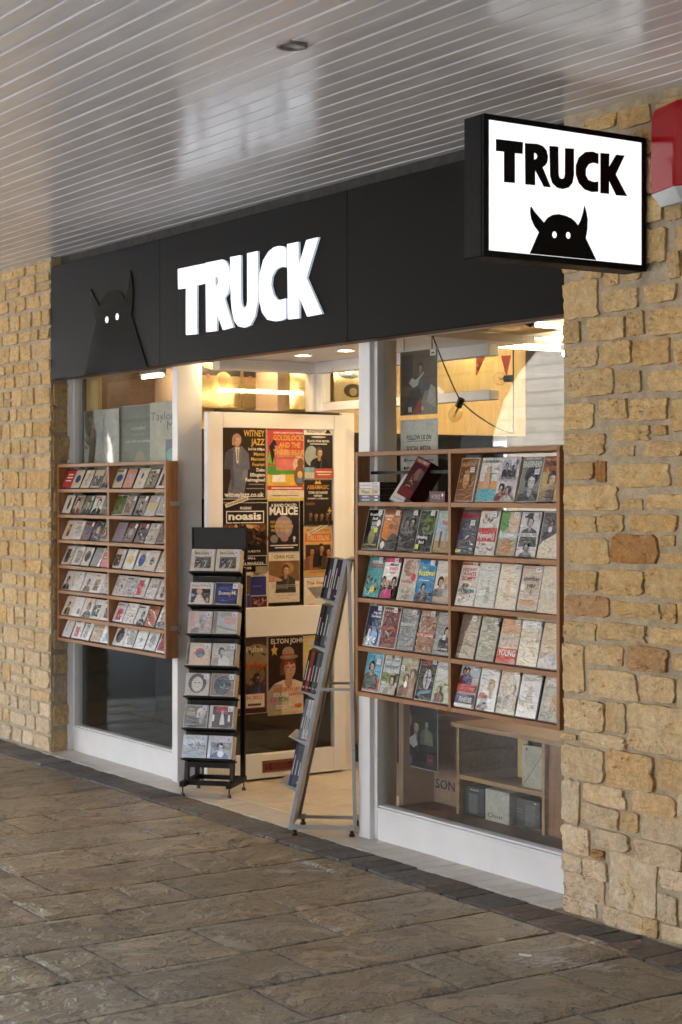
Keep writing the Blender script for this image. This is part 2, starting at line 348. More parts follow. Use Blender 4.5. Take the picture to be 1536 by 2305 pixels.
    def build(s, name, parent=None, mat=None, bevel=0, smooth=False, world=None):
        me = bpy.data.meshes.new(name); off = Vector((0, 0, 0))
        pp = parent if world is not False else None
        while pp is not None: off = off+pp.matrix_basis.translation; pp = pp.parent
        me.from_pydata([tuple(v-off) for v in s.v], [], s.f)
        mats = s.mats or [mat]
        for m in mats: me.materials.append(MATS[m])
        if len(mats) > 1: me.polygons.foreach_set('material_index', s.m)
        if any(c != (1, 1, 1) for c in s.c):
            at = me.color_attributes.new('Col', 'FLOAT_COLOR', 'CORNER'); buf = []
            for p in me.polygons: buf += list((*s.c[p.index], 1.))*p.loop_total
            at.data.foreach_set('color', buf)
        if bevel:
            bm = bmesh.new(); bm.from_mesh(me); bmesh.ops.bevel(bm, geom=bm.edges[:], offset=bevel, segments=1, affect='EDGES', profile=.5); bm.to_mesh(me); bm.free()
        if smooth: me.polygons.foreach_set('use_smooth', [True]*len(me.polygons))
        me.update()
        o = bpy.data.objects.new(name, me); COL.objects.link(o)
        if parent is not None: o.parent = parent
        return o
def tag(o, label=None, cat=None, group=None, kind=None):
    if label: o['label'] = label
    if cat: o['category'] = cat
    if group: o['group'] = group
    if kind: o['kind'] = kind
    return o
def thing(name, label, cat, loc=(0, 0, 0), group=None, M=None):
    o = bpy.data.objects.new(name, None); o.empty_display_size = .1; COL.objects.link(o)
    if M is not None: o.matrix_basis = M
    else: o.location = loc
    return tag(o, label, cat, group)
def inst(src, name, parent, loc, color=None):
    o = bpy.data.objects.new(name, src); COL.objects.link(o); o.parent = parent; o.location = loc
    if color: o.color = (*color, 1)
    return o
def frame(o, U, V):
    U, V = Vector(U).normalized(), Vector(V).normalized(); Nn = U.cross(V); o = Vector(o)
    return Matrix(((U.x, V.x, Nn.x, o.x), (U.y, V.y, Nn.y, o.y), (U.z, V.z, Nn.z, o.z), (0, 0, 0, 1)))
def wbox(name, a, b, mat, parent=None, bevel=0): return MB().box(a, b).build(name, parent, mat, bevel)
X3, Y3, Z3 = (1, 0, 0), (0, 1, 0), (0, 0, 1)

# ================================================================== STRUCTURE
def scl(c, a, b):
    k = rnd.uniform(a, b); return [q*k for q in c]
def struct(o): return tag(o, kind='structure')
pave = struct(MB().use('grout').box((-26, -5.7, -.2), (9, -.2, -.013)).build('pavement'))
struct(MB().use('street_paving').box((-70, -70, -.4), (40, -5.7, -.06)).build('street'))
struct(MB().use('asphalt').box((-150, -150, -.6), (150, 150, -.42)).build('ground'))
# --- riven sandstone slabs laid in courses running away from the shop
CX = [1.62, 1.235, .828, .437, .06, -.345, -.735, -1.105, -1.49, -1.88, -2.30, -2.72, -3.22, -3.57, -4.03, -4.42, -4.83, -5.22, -5.62, -6.02, -6.42, -6.82]
JO = {0: [-1.0, -1.8], 1: [-.765, -1.35, -1.95], 2: [-.37, -.92, -1.12, -1.7], 3: [-.745, -1.405, -2.02], 4: [-.855, -1.065, -1.5, -1.93, -2.15, -2.75],
      5: [-1.01, -1.65, -2.30, -2.9], 6: [-.545, -1.23, -1.445, -1.875, -2.5], 7: [-.77, -1.0, -1.665, -2.1, -2.8], 8: [-.62, -1.22, -1.68, -2.4], 9: [-.795, -1.465, -2.0, -2.6],
      10: [-1.03, -1.255, -1.9, -2.5], 11: [-.8, -1.5, -2.2]}
def slab_mesh(x0, y0, x1, y1, seed):
    nx, ny = 9, 10; g = .0075; r = random.Random(seed); V = []; Fc = []
    for j in range(ny+1):
        for i in range(nx+1):
            a, b = i/nx, j/ny; x = x0+g+(x1-x0-2*g)*a; y = y0+g+(y1-y0-2*g)*b
            e = min(i, nx-i, j, ny-j)
            q = noise.noise(Vector((x*5+seed, y*5, 3.1)))
            z = q*.0035 + noise.noise(Vector((x*16, y*7+seed, 1)))*.0022
            if e == 0:
                z -= .006; x += noise.noise(Vector((x*9, y*9, seed)))*.006; y += noise.noise(Vector((x*9, y*9, seed+9)))*.006
            V.append((x, y, z))
    w = nx+1
    for j in range(ny):
        for i in range(nx): k = j*w+i; Fc.append((k, k+1, k+w+1, k+w))
    ring = [i for i in range(w)]+[j*w+nx for j in range(1, ny+1)]+[ny*w+i for i in range(nx-1, -1, -1)]+[j*w for j in range(ny-1, 0, -1)]
    o = len(V); V += [(V[i][0], V[i][1], -.03) for i in ring]; n = len(ring)
    for i in range(n): Fc.append((ring[(i+1) % n], ring[i], o+i, o+(i+1) % n))
    return MB().use('sandstone').add(V, Fc)
SC = [(.345, .272, .178), (.365, .285, .185), (.325, .262, .18), (.355, .28, .19), (.31, .25, .172), (.375, .29, .186), (.335, .258, .168)]
k = 0
for c in range(len(CX)-1):
    ys = [-.405]+(JO.get(c) or []); r = random.Random(c+50)
    while ys[-1] > -4.3: ys.append(ys[-1]-r.choice([.42, .5, .58, .66, .8]))
    for y1, y0 in zip(ys, ys[1:]):
        k += 1; o = slab_mesh(CX[c+1], y0, CX[c], y1, k*3.7).build('paving_slab', pave, smooth=False)
        kk = rnd.uniform(.84, 1.14); o.color = (*[q*kk for q in rnd.choice(SC)], 1)
# --- dark brick edging against the shop
def brick_proto(sx, sy, h, seed, mat, dev=.003):
    r = random.Random(seed); b = .004
    V = []
    for z, ins in ((-h, 0), (-b, 0), (0, b)):
        for x, y in ((0, 0), (1, 0), (1, 1), (0, 1)):
            V.append(((x-.5)*(sx-2*ins)+r.uniform(-dev, dev), (y-.5)*(sy-2*ins)+r.uniform(-dev, dev), z+(r.uniform(-dev, dev) if z == 0 else 0)))
    fs = [(0, 1, 5, 4), (1, 2, 6, 5), (2, 3, 7, 6), (3, 0, 4, 7), (4, 5, 9, 8), (5, 6, 10, 9), (6, 7, 11, 10), (7, 4, 8, 11), (8, 9, 10, 11)]
    o = MB().use(mat).add(V, fs).build('proto'); me = o.data; bpy.data.objects.remove(o); return me
bp = [brick_proto(.097, .193, .05, i, 'edging_brick') for i in range(6)]
for i in range(88):
    x = 2.2-.105*i; warm = i % 11 in (2, 3) or rnd.random() < .12
    c = (.150, .115, .092) if warm else (.118, .108, .098)
    o = inst(rnd.choice(bp), 'brick', pave, (x, -.302+rnd.uniform(-.003, .003), rnd.uniform(-.002, .002)), scl(c, .75, 1.25))
# --- pale tiles of the sill and of the recessed entrance
sill = struct(MB().use('mortar').box((-4.53, -.2, -.1), (.6, .0, -.008)).build('window_sill_paving'))
tp = [brick_proto(.1035, .196, .03, i+30, 'floor_tile', .0006) for i in range(3)]
for i in range(46):
    x = .13-.105*i
    if -2.95 < x < -1.36 and False: continue
    inst(rnd.choice(tp), 'tile', sill, (x, -.1, 0), scl((.57, .52, .45), .93, 1.03))
ent = struct(MB().use('mortar').box((-3.1, .0, -.1), (-1.2, 1.6, -.008)).build('entrance_floor'))
tq = [brick_proto(.396, .196, .03, i+40, 'floor_tile', .0005) for i in range(3)]
for j in range(8):
    for i in range(6):
        x = -3.1+.2+(i-.5*(j % 2))*.4
        if x+.2 > -1.15: continue
        inst(rnd.choice(tq), 'tile', ent, (x, .1+j*.2, 0), scl((.62, .53, .40), .92, 1.03))

# --- boarded, gloss painted ceiling of the covered walk
ZC = 3.03
ceil = struct(MB().use('dark_beam').box((-26, -5.6, ZC+.03), (9, -.02, ZC+.14)).build('ceiling'))
def plank_proto(L):
    w = .0857; b = .006
    prof = [(-w/2, .024), (-w/2, b), (-w/2+b, 0), (w/2-b, 0), (w/2, b), (w/2, .024)]
    V = [(x*L, y, z) for x in (-.5, .5) for y, z in prof]; n = 6
    fs = [(i, n+i, n+(i+1) % n, (i+1) % n) for i in range(n)]+[tuple(range(n)), tuple(range(2*n-1, n-1, -1))]
    o = MB().use('plank_paint').add(V, fs).build('proto'); me = o.data; bpy.data.objects.remove(o); return me
PL = {L: plank_proto(L-.0012) for L in (2.4, 3.0, 3.6, 4.2)}
for j in range(58):
    y = -.0655-.0872*(j+.5); x = 4.6+rnd.uniform(0, 2)
    while x > (-9 if j < 40 else -5):
        L = rnd.choice(list(PL)); inst(PL[L], 'ceiling_plank', ceil, (x-L/2, y, ZC+rnd.uniform(-.0006, .0006)))
        x -= L
MB().use('plank_paint').box((-26, -5.6, ZC+.004), (-9, -.06, ZC+.03)).build('plank_field', ceil)['kind'] = 'stuff'

# --- the building over the walk, its arcade to the street and the house opposite
up = thing('upper_building', 'upper floors of the stone building above the covered walk', 'building', (0, 0, ZC+.14))
MB().use('ashlar').box((-26, -5.9, ZC+.142), (9, 9, 3.7)).build('wall', up)
MB().use('roof_dark').box((-26.3, -6.1, 3.701), (9.3, 9.2, 3.85)).build('roof', up)
arc = thing('arcade_wall', 'stone arcade with round arches between the walk and the street', 'wall', (0, -5.6, 0))
def arch_wall(cen, hw, spring, x0, x1, z1, y0, y1):
    m = MB().use('ashlar'); cen = sorted(cen); xs = x0
    for c in cen:
        m.box((xs, y0, -.1), (c-hw, y1, z1)); xs = c+hw; n = 14
        P = [(c-hw*math.cos(math.pi*i/n), spring+hw*.72*math.sin(math.pi*i/n)) for i in range(n+1)]
        for (xa, za), (xb, zb) in zip(P, P[1:]):
            m.add([(xa, y0, za), (xb, y0, zb), (xb, y0, z1), (xa, y0, z1), (xa, y1, za), (xb, y1, zb), (xb, y1, z1), (xa, y1, z1)], [(0, 1, 2, 3), (7, 6, 5, 4), (0, 4, 5, 1)])
    m.box((xs, y0, -.1), (x1, y1, z1)); return m
arch_wall([-23.2, -17.5, -11.8, -6.1, -.4], 1.95, 1.85, -26, 9, ZC+.03, -6.0, -5.6).build('wall', arc)
wbox('end_wall', (8.6, -5.6, -.1), (9, 0, ZC+.03), 'ashlar', arc)
opp = thing('house', 'sunlit stone house across the street with sash windows', 'building', (-8, -13, 0))
m = MB().use('ashlar'); zs = [(0, .9), (2.4, 3.6), (5.0, 6.6)]
m.box((-34, -14, -.1), (16, -13, 5.2)).build('wall', opp)
MB().use('roof_dark').add([(-34.3, -12.8, 5.2), (16.3, -12.8, 5.2), (16.3, -20, 7), (-34.3, -20, 7)], [(0, 1, 2, 3)]).build('roof', opp)
for i in range(12):
    for z in (.9, 3.3):
        x = -29+i*4.0
        o = MB().use('white_paint').box((x-.6, -12.999, z), (x+.6, -12.97, z+1.5)).build('window', opp)
        MB().use('house_glass').box((x-.52, -12.97, z+.08), (x-.03, -12.96, z+1.42)).box((x+.03, -12.97, z+.08), (x+.52, -12.96, z+1.42)).build('pane', o)
# ================================================================== STONE WALLS
def stone_obj(wall, M, u0, u1, v0, v1, d, col, seed, name='stone', soft=.16, nn=30):
    r = random.Random(seed); cu_, cv = (u0+u1)/2, (v0+v1)/2; hu, hv = (u1-u0)/2, (v1-v0)/2; b = MB(M).use('stone')
    ex = r.uniform(9, 22); V = []; Fc = []; sk = r.uniform(-.06, .06); tl = r.uniform(-.35, .35); tm = r.uniform(-.3, .3)
    rings = [(.985, -.012), (.98, .55), (.965, .95), (.80, 1.0), (.60, 1.0), (.32, 1.0)]
    ph = [r.uniform(-1, 1) for _ in range(4)]
    for s_, dep in rings:
        for i in range(nn):
            t = 2*math.pi*(i+.5)/nn; c, q = math.cos(t), math.sin(t)
            k = (abs(c)**ex+abs(q)**ex)**(-1/ex)
            wob = .985+.075*noise.noise(Vector((c*1.9+seed, q*1.9, seed*.7)))+.075*noise.noise(Vector((c*6, q*6+seed, 2)))+.05*noise.noise(Vector((c*15, q*15+seed, 5)))
            u, v = c*k*wob*s_, q*k*wob*s_
            z = d*dep if dep > 0 else dep
            if dep > .3: z += d*(.42*noise.noise(Vector((u*1.9+seed*3, v*1.6, seed)))+.34*noise.noise(Vector((u*5+seed, v*5, seed*2)))) + d*.22*(tl*u+tm*v)
            V.append((cu_+hu*(u+sk*v), cv+hv*(v-sk*.4*u), z))
    V.append((cu_, cv, d*1.05+d*.3*noise.noise(Vector((seed*3, 0, seed)))))
    for j in range(len(rings)-1):
        for i in range(nn): Fc.append((j*nn+i, j*nn+(i+1) % nn, (j+1)*nn+(i+1) % nn, (j+1)*nn+i))
    L = len(V)-1; o0 = (len(rings)-1)*nn
    for i in range(nn): Fc.append((o0+i, o0+(i+1) % nn, L))
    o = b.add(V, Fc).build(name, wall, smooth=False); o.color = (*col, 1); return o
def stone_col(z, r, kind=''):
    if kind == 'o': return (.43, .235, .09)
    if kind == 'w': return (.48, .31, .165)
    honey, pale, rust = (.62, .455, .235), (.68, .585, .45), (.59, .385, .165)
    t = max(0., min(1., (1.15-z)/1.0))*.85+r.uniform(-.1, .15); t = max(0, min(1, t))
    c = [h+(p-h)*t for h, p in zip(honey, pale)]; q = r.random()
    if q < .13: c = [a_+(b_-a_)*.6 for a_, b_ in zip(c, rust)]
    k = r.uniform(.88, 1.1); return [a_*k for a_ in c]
YW = -.165
MW = frame((0, YW, 0), X3, Z3)
rw = thing('stone_wall', 'honey coloured rubble stone wall right of the shop under the red alarm box', 'wall', (.2, YW, 0))
MB().use('mortar').box((.205, YW, -.05), (2.6, .3, ZC+.02)).build('mortar_bed', rw)
TR = []
for (ox, oy, sc), L in (
 ((1236, 200, 3.84), [(290,560,230,352),(580,850,152,320),(905,1300,50,190),(735,885,330,560),(775,895,590,905),(780,960,920,1150),(975,1120,960,1130),(780,990,1205,1500),(1005,1110,1400,1640),(1060,1300,1165,1385),(1130,1320,1500,1830),
   (90,235,1480,1590),(265,435,1500,1640),(455,575,1580,1700),(610,770,1480,1650),(95,400,1650,1985),(445,745,1730,1915),(800,1080,1690,1840),(105,245,2010,2200),(300,635,1970,2170),(655,795,1920,2130),(830,1300,1880,2110)]),
 ((1236, 740, 5.12), [(150,525,205,445),(580,920,135,415),(940,1360,110,415),(1415,1760,100,400),(165,715,470,785),(760,1030,470,735),(1110,1700,470,720),(140,485,855,1160),(555,870,800,1040),(905,1335,800,1055),(1370,1800,800,1180),(700,1130,1115,1290),(1165,1330,1110,1230),(150,615,1205,1460),(710,950,1345,1470),(1060,1500,1300,1475),(1500,1800,1290,1440)]),
 ((1230, 1000, 3.843), [(140,390,150,305),(408,492,145,328,'o'),(525,1055,165,375),(1095,1500,190,385),(130,600,350,572),(608,808,470,570),(845,1300,435,560),(138,408,620,768),(422,645,608,755),(688,1112,608,760),(1140,1400,630,765),(145,515,818,1038),(528,942,782,1042,'o'),(962,1085,788,885),(962,1152,945,1037),(1165,1420,800,1045),(140,416,1090,1268),(432,822,1088,1305),(835,1330,1075,1338),(138,522,1308,1492,'w'),(545,970,1370,1505),(985,1102,1378,1552),(1122,1400,1378,1555),(118,402,1540,1692),(422,842,1548,1706),(868,1300,1598,1745),(118,302,1718,2155),(318,638,1738,1912),(678,1028,1748,1975,'w'),(1068,1350,1828,1965),(338,768,1958,2205),(795,1092,2008,2235),(1105,1350,2040,2305)]),
 ((1236, 1500, 3.293), [(92,395,250,478),(398,545,270,492),(560,1130,298,668),(75,188,500,540),(222,548,503,602),(72,386,598,852),(408,757,638,915),(780,1100,700,945),(75,206,843,1162),(240,548,888,1035),(593,918,943,1105),(940,1150,960,1145),(222,502,1038,1195),(512,642,1083,1228),(648,1180,1118,1335),(78,280,1188,1393),(335,575,1228,1362),(303,388,1364,1427,'o'),(620,972,1310,1492),(74,222,1403,1528),(240,412,1438,1583),(424,777,1408,1842),(808,1200,1538,1695),(88,396,1548,1742),(788,932,1698,1905),(948,1120,1738,1925),(80,332,1728,1845),(388,682,1818,1962),(680,787,1868,2012),(818,1200,1958,2075)])):
    for q in L:
        a0, a1, b0, b1 = q[:4]; uc = ox+(a0+a1)/2/sc
        p0 = PY(ox+a0/sc, 1105, YW-.02).x; p1 = PY(ox+a1/sc, 1105, YW-.02).x; z1 = PY(uc, oy+b0/sc, YW-.02).z; z0 = PY(uc, oy+b1/sc, YW-.02).z
        TR.append((p0, p1, z0, z1, q[4] if len(q) > 4 else ''))
for i, (p0, p1, z0, z1, kd) in enumerate(TR):
    r = random.Random(i+900); e = .001
    if a0 is None: pass
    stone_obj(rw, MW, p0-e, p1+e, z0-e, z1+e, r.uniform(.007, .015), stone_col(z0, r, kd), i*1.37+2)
def rubble(wall, M, u0, u1, z0, z1, seed, hmin, hmax, wmin, wmax, colz=lambda z: z, d=(.006, .014), lim=999):
    r = random.Random(seed); z = z0; n = 0
    while z < z1-.03:
        h = min(r.uniform(hmin, hmax), z1-z)
        if z1-(z+h) < hmin*.6: h = z1-z
        u = u0-r.uniform(0, wmax*.5) if seed % 2 else u0
        while u < u1-.03:
            w = r.uniform(wmin, wmax)
            if u1-(u+w) < wmin: w = u1-u
            ua, ub = max(u, u0), u+w
            if ub-ua > .05:
                g = r.uniform(.006, .012); parts = [(z, z+h)] if h < hmax*.85 or r.random() < .7 else [(z, z+h*.45), (z+h*.45, z+h)]
                for za, zb in parts:
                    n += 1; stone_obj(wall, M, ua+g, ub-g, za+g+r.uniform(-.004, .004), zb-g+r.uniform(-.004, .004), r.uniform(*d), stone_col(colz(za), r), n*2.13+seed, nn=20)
            u += w
        z += h
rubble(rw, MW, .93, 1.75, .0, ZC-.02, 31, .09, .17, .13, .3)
lw = thing('stone_wall', 'honey coloured rubble stone wall on the far left beside the compact disc rack', 'wall', (-5, YW, 0))
MB().use('mortar').box((-9, YW, -.05), (-4.592, .06, ZC+.02)).add([(-4.592, YW, -.05), (-4.543, YW, -.05), (-4.590, -.005, -.05), (-4.592, -.005, -.05), (-4.592, YW, ZC+.02), (-4.543, YW, ZC+.02), (-4.590, -.005, ZC+.02), (-4.592, -.005, ZC+.02)], [(0, 1, 5, 4), (1, 2, 6, 5), (2, 3, 7, 6)]).build('mortar_bed', lw)
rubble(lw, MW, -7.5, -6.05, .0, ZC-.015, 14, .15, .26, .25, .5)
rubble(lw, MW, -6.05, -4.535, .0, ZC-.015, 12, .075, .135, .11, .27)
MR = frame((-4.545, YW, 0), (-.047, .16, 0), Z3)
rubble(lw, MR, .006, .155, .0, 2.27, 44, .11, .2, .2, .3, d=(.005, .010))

# ================================================================== SHOP FRONT
def white(name, boxes, parent, bevel=.003, mat='white_paint'):
    m = MB()
    for a_, b_ in boxes: m.box(a_, b_)
    return m.build(name, parent, mat, bevel)
HT = 2.36
for (gx0, gx1, px0, px1, lab, side) in ((-4.552, -3.22, -3.222, -3.16, 'white framed shop window on the left behind the compact disc rack', 0),
                                  (-1.275, .215, -1.39, -1.298, 'white framed shop window on the right behind the film rack', 1)):
    t = thing('shop_window', lab, 'window', ((gx0+gx1)/2, 0, 0))
    pl = white('post', [((px0, -.034, -.005), (px1, .12, HT))], t)
    if side: white('stile', [((-1.298, -.008, .0), (-1.275, .05, HT))], t, .002)
    else: white('stile', [((-4.63, -.04, .0), (-4.575, .05, HT)), ((-4.575, -.005, .0), (-4.552, .05, HT))], t, .002)
    white('base_panel', [((gx0, -.006, -.005), (gx1, .05, .135))], t, .002)
    white('glazing_bead', [((gx0, -.012, .1355), (gx1, .05, .148)), ((gx0, .002, .1485), (gx1, .05, .157))], t, .002)
    white('head_rail', [((gx0, .0, 2.29), (gx1, .05, HT))], t, .002)
    MB().use('window_glass').box((gx0-.004, .022, .15), (gx1+.004, .030, 2.295)).build('pane', t)
# --- fascia
fa = thing('shop_fascia', 'long black shop sign board with white glowing TRUCK letters and a horned beast', 'sign board', (-2.2, -.17, 2.278))
YF = -.17
j1, j2 = PY(360, 700, YF).x, PY(782, 600, YF).x
for a_, b_ in ((-4.537, j1), (j1, j2), (j2, .205)):
    MB().box((a_+.0012, YF, 2.278), (b_-.0012, YF+.018, 2.966)).build('panel', fa, 'fascia_board', .0015)
wbox('soffit_board', (-4.53, YF+.0185, 2.284), (.2, -.036, 2.300), 'dark_wood', fa)
wbox('backing', (-4.53, -.06, 2.3005), (.2, -.02, 2.95), 'dark_beam', fa)
wbox('gutter_board', (-4.53, -.105, 2.94), (.2, -.065, ZC+.004), 'dark_beam', fa)
MF = frame((0, YF, 0), X3, Z3)
def trace(px, ox, oy, sc, plane, val):
    out = []
    for x, y in px:
        p = PY(ox+x/sc, oy+y/sc, val) if plane == 'y' else PX(ox+x/sc, oy+y/sc, val)
        out.append((p.x, p.z) if plane == 'y' else (p.y, p.z))
    return out
LET = [([(117,405),(350,357),(350,530),(280,547),(280,968),(187,975),(187,570),(120,580)], []),
 ([(356,352),(440,335),(500,323),(532,338),(555,385),(566,450),(562,545),(548,615),(518,657),(596,908),(506,932),(454,785),(451,940),(362,949)], [(440,470),(455,466),(464,490),(464,525),(455,550),(440,556)]),
 ([(570,302),(660,285),(662,660),(668,715),(690,746),(711,722),(717,680),(716,270),(806,250),(810,560),(803,700),(782,815),(745,890),(690,912),(640,900),(605,855),(585,770),(575,660)], []),
 ([(1052,392),(1052,232),(1035,212),(990,205),(945,218),(900,255),(855,330),(828,435),(817,560),(822,680),(845,780),(890,843),(955,857),(1020,848),(1050,830),(1050,660),(1010,671),(975,672),(943,625),(922,545),(930,470),(962,412),(1000,389),(1030,385)], []),
 ([(1062,190),(1158,170),(1160,385),(1228,155),(1332,130),(1228,480),(1365,792),(1235,816),(1165,640),(1165,830),(1070,841)], [])]
for o_, h_ in LET:
    mb = MB(MF).use('letter_glow')
    mb.use('letter_side').solid(trace(o_, 370, 500, 3.84, 'y', YF-.013), [trace(h_, 370, 500, 3.84, 'y', YF-.013)] if h_ else [], .0005, .0127)
    mb.use('letter_glow').solid(trace(o_, 370, 500, 3.84, 'y', YF-.013), [trace(h_, 370, 500, 3.84, 'y', YF-.013)] if h_ else [], None, .013)
    mb.build('letter', fa)
BEAST = [(513,1045),(575,900),(545,862),(524,815),(516,770),(517,737),(523,730),(545,765),(575,800),(608,838),(632,805),(665,785),(705,780),(750,790),(790,808),(818,832),(836,857),(855,820),(870,770),(879,724),(890,760),(900,815),(898,880),(887,942),(958,1083)]
EYES = [(676,919,12.5,18), (768,923,12.5,18)]
XS = .67
sb = trace(BEAST, 1020, 220, 2.977, 'x', XS)
u0, u1 = sb[0][0], sb[-1][0]; v0 = min(p[1] for p in sb); sb[0] = (sb[0][0], v0); sb[-1] = (sb[-1][0], v0)
tl3, tr3 = PY(203, 650, YF-.006), PY(293.5, 608, YF-.006); ie = max(range(len(sb)), key=lambda k: sb[k][1]); il = 5
ey3 = PY(249, 717, YF-.006); eyv = trace([(722, 921)], 1020, 220, 2.977, 'x', XS)[0]
ks = (tr3.x-tl3.x)/(sb[ie][0]-sb[il][0]); kv = (tr3.z-ey3.z)/(sb[ie][1]-eyv[1])
fmap = lambda p: (tr3.x+(p[0]-sb[ie][0])*ks, tr3.z+(p[1]-sb[ie][1])*kv)
fb = [fmap(p) for p in sb]
def down(a_, b_):                                                     # carry a flank on down to the lower edge of the board
    t = (2.2785-a_[1])/(b_[1]-a_[1]); return (a_[0]+(b_[0]-a_[0])*t, 2.2785)
fb[0] = down(fb[1], fb[0]); fb[-1] = down(fb[-2], fb[-1])
bst = MB(MF).use('gloss_black').solid(fb, [], .0005, .006).build('beast_emblem', fa)
bst['label'] = 'gloss black horned beast with two white eyes'
for x, y, a_, b_ in EYES:
    q = fmap(trace([(x, y)], 1020, 220, 2.977, 'x', XS)[0]); ew = .019
    MB(MF).use('letter_glow').solid([(q[0]+ew*math.cos(t*math.pi/8), q[1]+ew*1.0*math.sin(t*math.pi/8)) for t in range(16)], [], .0062, .0075).build('eye', bst)
# --- projecting lit sign
p_n, p_f = PX(1088, 258, XS), PX(1436, 305, XS); zt = (p_n.z+p_f.z)/2; zb = (PX(1088, 580, XS).z+PX(1436, 607, XS).z)/2; ya, yb = p_n.y, -.185
th = XS-PY(1044, 400, ya).x
sg = thing('projecting_sign', 'lit white box sign with black rim and TRUCK lettering projecting from the stone wall', 'sign', (XS-th/2, yb, zb))
MB().box((XS-th, ya, zb), (XS-.008, yb, zt)).build('case', sg, 'sign_black', .004)
rim = MB(); rw_ = .020
for a_, b_ in (((ya, zb), (yb, zb+rw_*1.1)), ((ya, zt-rw_*.95), (yb, zt)), ((ya, zb+rw_*1.1), (ya+.0225, zt-rw_*.95)), ((yb-.018, zb+rw_*1.1), (yb, zt-rw_*.95))): rim.box((XS-.0078, a_[0], a_[1]), (XS+.004, b_[0], b_[1]))
rim.build('rim', sg, 'sign_black', .001)
wbox('light_panel', (XS-.0077, ya+.0226, zb+rw_*1.1), (XS, yb-.0181, zt-rw_*.95), 'sign_glow', sg)
MS = frame((XS, 0, 0), Y3, Z3)
SL = [([(287,277),(466,298),(464,377),(412,372),(412,572),(341,566),(341,362),(287,357)], []),
 ([(481,305),(560,309),(598,323),(624,352),(634,395),(630,432),(615,455),(598,467),(653,601),(608,597),(548,482),(548,587),(484,581)], [(541,368),(556,374),(566,391),(557,410),(541,415)]),
 ([(645,323),(703,328),(705,513),(712,538),(728,546),(744,537),(749,513),(750,338),(808,342),(808,520),(798,572),(772,603),(735,613),(697,604),(664,572),(650,525)], []),
 ([(972,376),(972,444),(940,436),(908,445),(888,478),(887,520),(905,552),(940,565),(971,562),(971,630),(930,633),(880,615),(842,572),(822,515),(822,455),(842,400),(885,364),(932,361)], []),
 ([(987,370),(1045,375),(1043,466),(1092,382),(1147,388),(1088,515),(1164,660),(1092,654),(1043,552),(1043,645),(987,640)], [])]
for o_, h_ in SL:
    MB(MS).use('sign_black').solid(trace(o_, 1020, 220, 2.977, 'x', XS), [trace(h_, 1020, 220, 2.977, 'x', XS)] if h_ else [], .0002, .003).build('letter', sg)
be = MB(MS).use('sign_black').solid(sb, [], .0002, .003).build('beast_emblem', sg)
for x, y, a_, b_ in EYES:
    cx_, cy_ = trace([(x, y)], 1020, 220, 2.977, 'x', XS)[0]
    MB(MS).use('sign_glow').solid([(cx_+.0098*math.cos(t*math.pi/8), cy_+.0115*math.sin(t*math.pi/8)) for t in range(16)], [], .0031, .0036).build('eye', be)
wbox('wall_bracket', (XS-th+.02, yb+.0005, zb+.1), (XS-.03, yb+.02, zt-.1), 'sign_black', sg)
# --- alarm bell box
ax0, xr_ = PY(1465, 350, YW-.05).x, PY(1517, 350, YW-.105).x; ax1 = 2*xr_-ax0
az0, az1 = 2.655, 2.955
al = thing('alarm_box', 'red wedge fronted alarm bell box with grey base on the stone wall', 'alarm box', ((ax0+ax1)/2, YW-.02, az0))
wbox('back_plate', (ax0+.012, YW-.032, az0-.035), (ax1-.012, YW-.012, az1-.012), 'grey_plastic', al, .003)
xm = (ax0+ax1)/2; yf = YW-.105; ysd = YW-.05
def wedge(z0, z1, ins):
    return [(ax0+ins, YW-.032, z0), (ax0+ins, ysd, z0), (xm-.004, yf+ins*.5, z0), (xm+.004, yf+ins*.5, z0), (ax1-ins, ysd, z0), (ax1-ins, YW-.032, z0)]
P0 = wedge(az0, 0, 0); P1 = [(x, y, az1-.03) for x, y, z in P0]; P2 = [(xm+(x-xm)*.90, YW-.032+(y-YW+.032)*.86, az1) for x, y, z in P0]
q = [(0, 1, 7, 6), (1, 2, 8, 7), (2, 3, 9, 8), (3, 4, 10, 9), (4, 5, 11, 10), (6, 7, 13, 12), (7, 8, 14, 13), (8, 9, 15, 14), (9, 10, 16, 15), (10, 11, 17, 16), (12, 13, 14, 15, 16, 17), (5, 4, 3, 2, 1, 0), (0, 6, 12, 17, 11, 5)]
MB().add(P0+P1+P2, q).build('cover', al, 'red_plastic', .005)
Q0 = [(x, y, az0-.0006) for x, y, z in P0]; Q1 = [(xm+(x-xm)*.74, YW-.032+(y-YW+.032)*.5, az0-.05) for x, y, z in P0]
MB().add(Q0+Q1, [(6, 7, 1, 0), (7, 8, 2, 1), (8, 9, 3, 2), (9, 10, 4, 3), (10, 11, 5, 4), (0, 1, 2, 3, 4, 5), (11, 10, 9, 8, 7, 6)]).build('base', al, 'grey_plastic', .002)
MB().box((xm-.03, YW-.03, az0-.068), (xm-.006, YW-.022, az0-.051)).cyl((xm-.018, YW-.031, az0-.06), (xm-.018, YW-.029, az0-.06), .004).build('fixing_tab', al, 'grey_plastic')
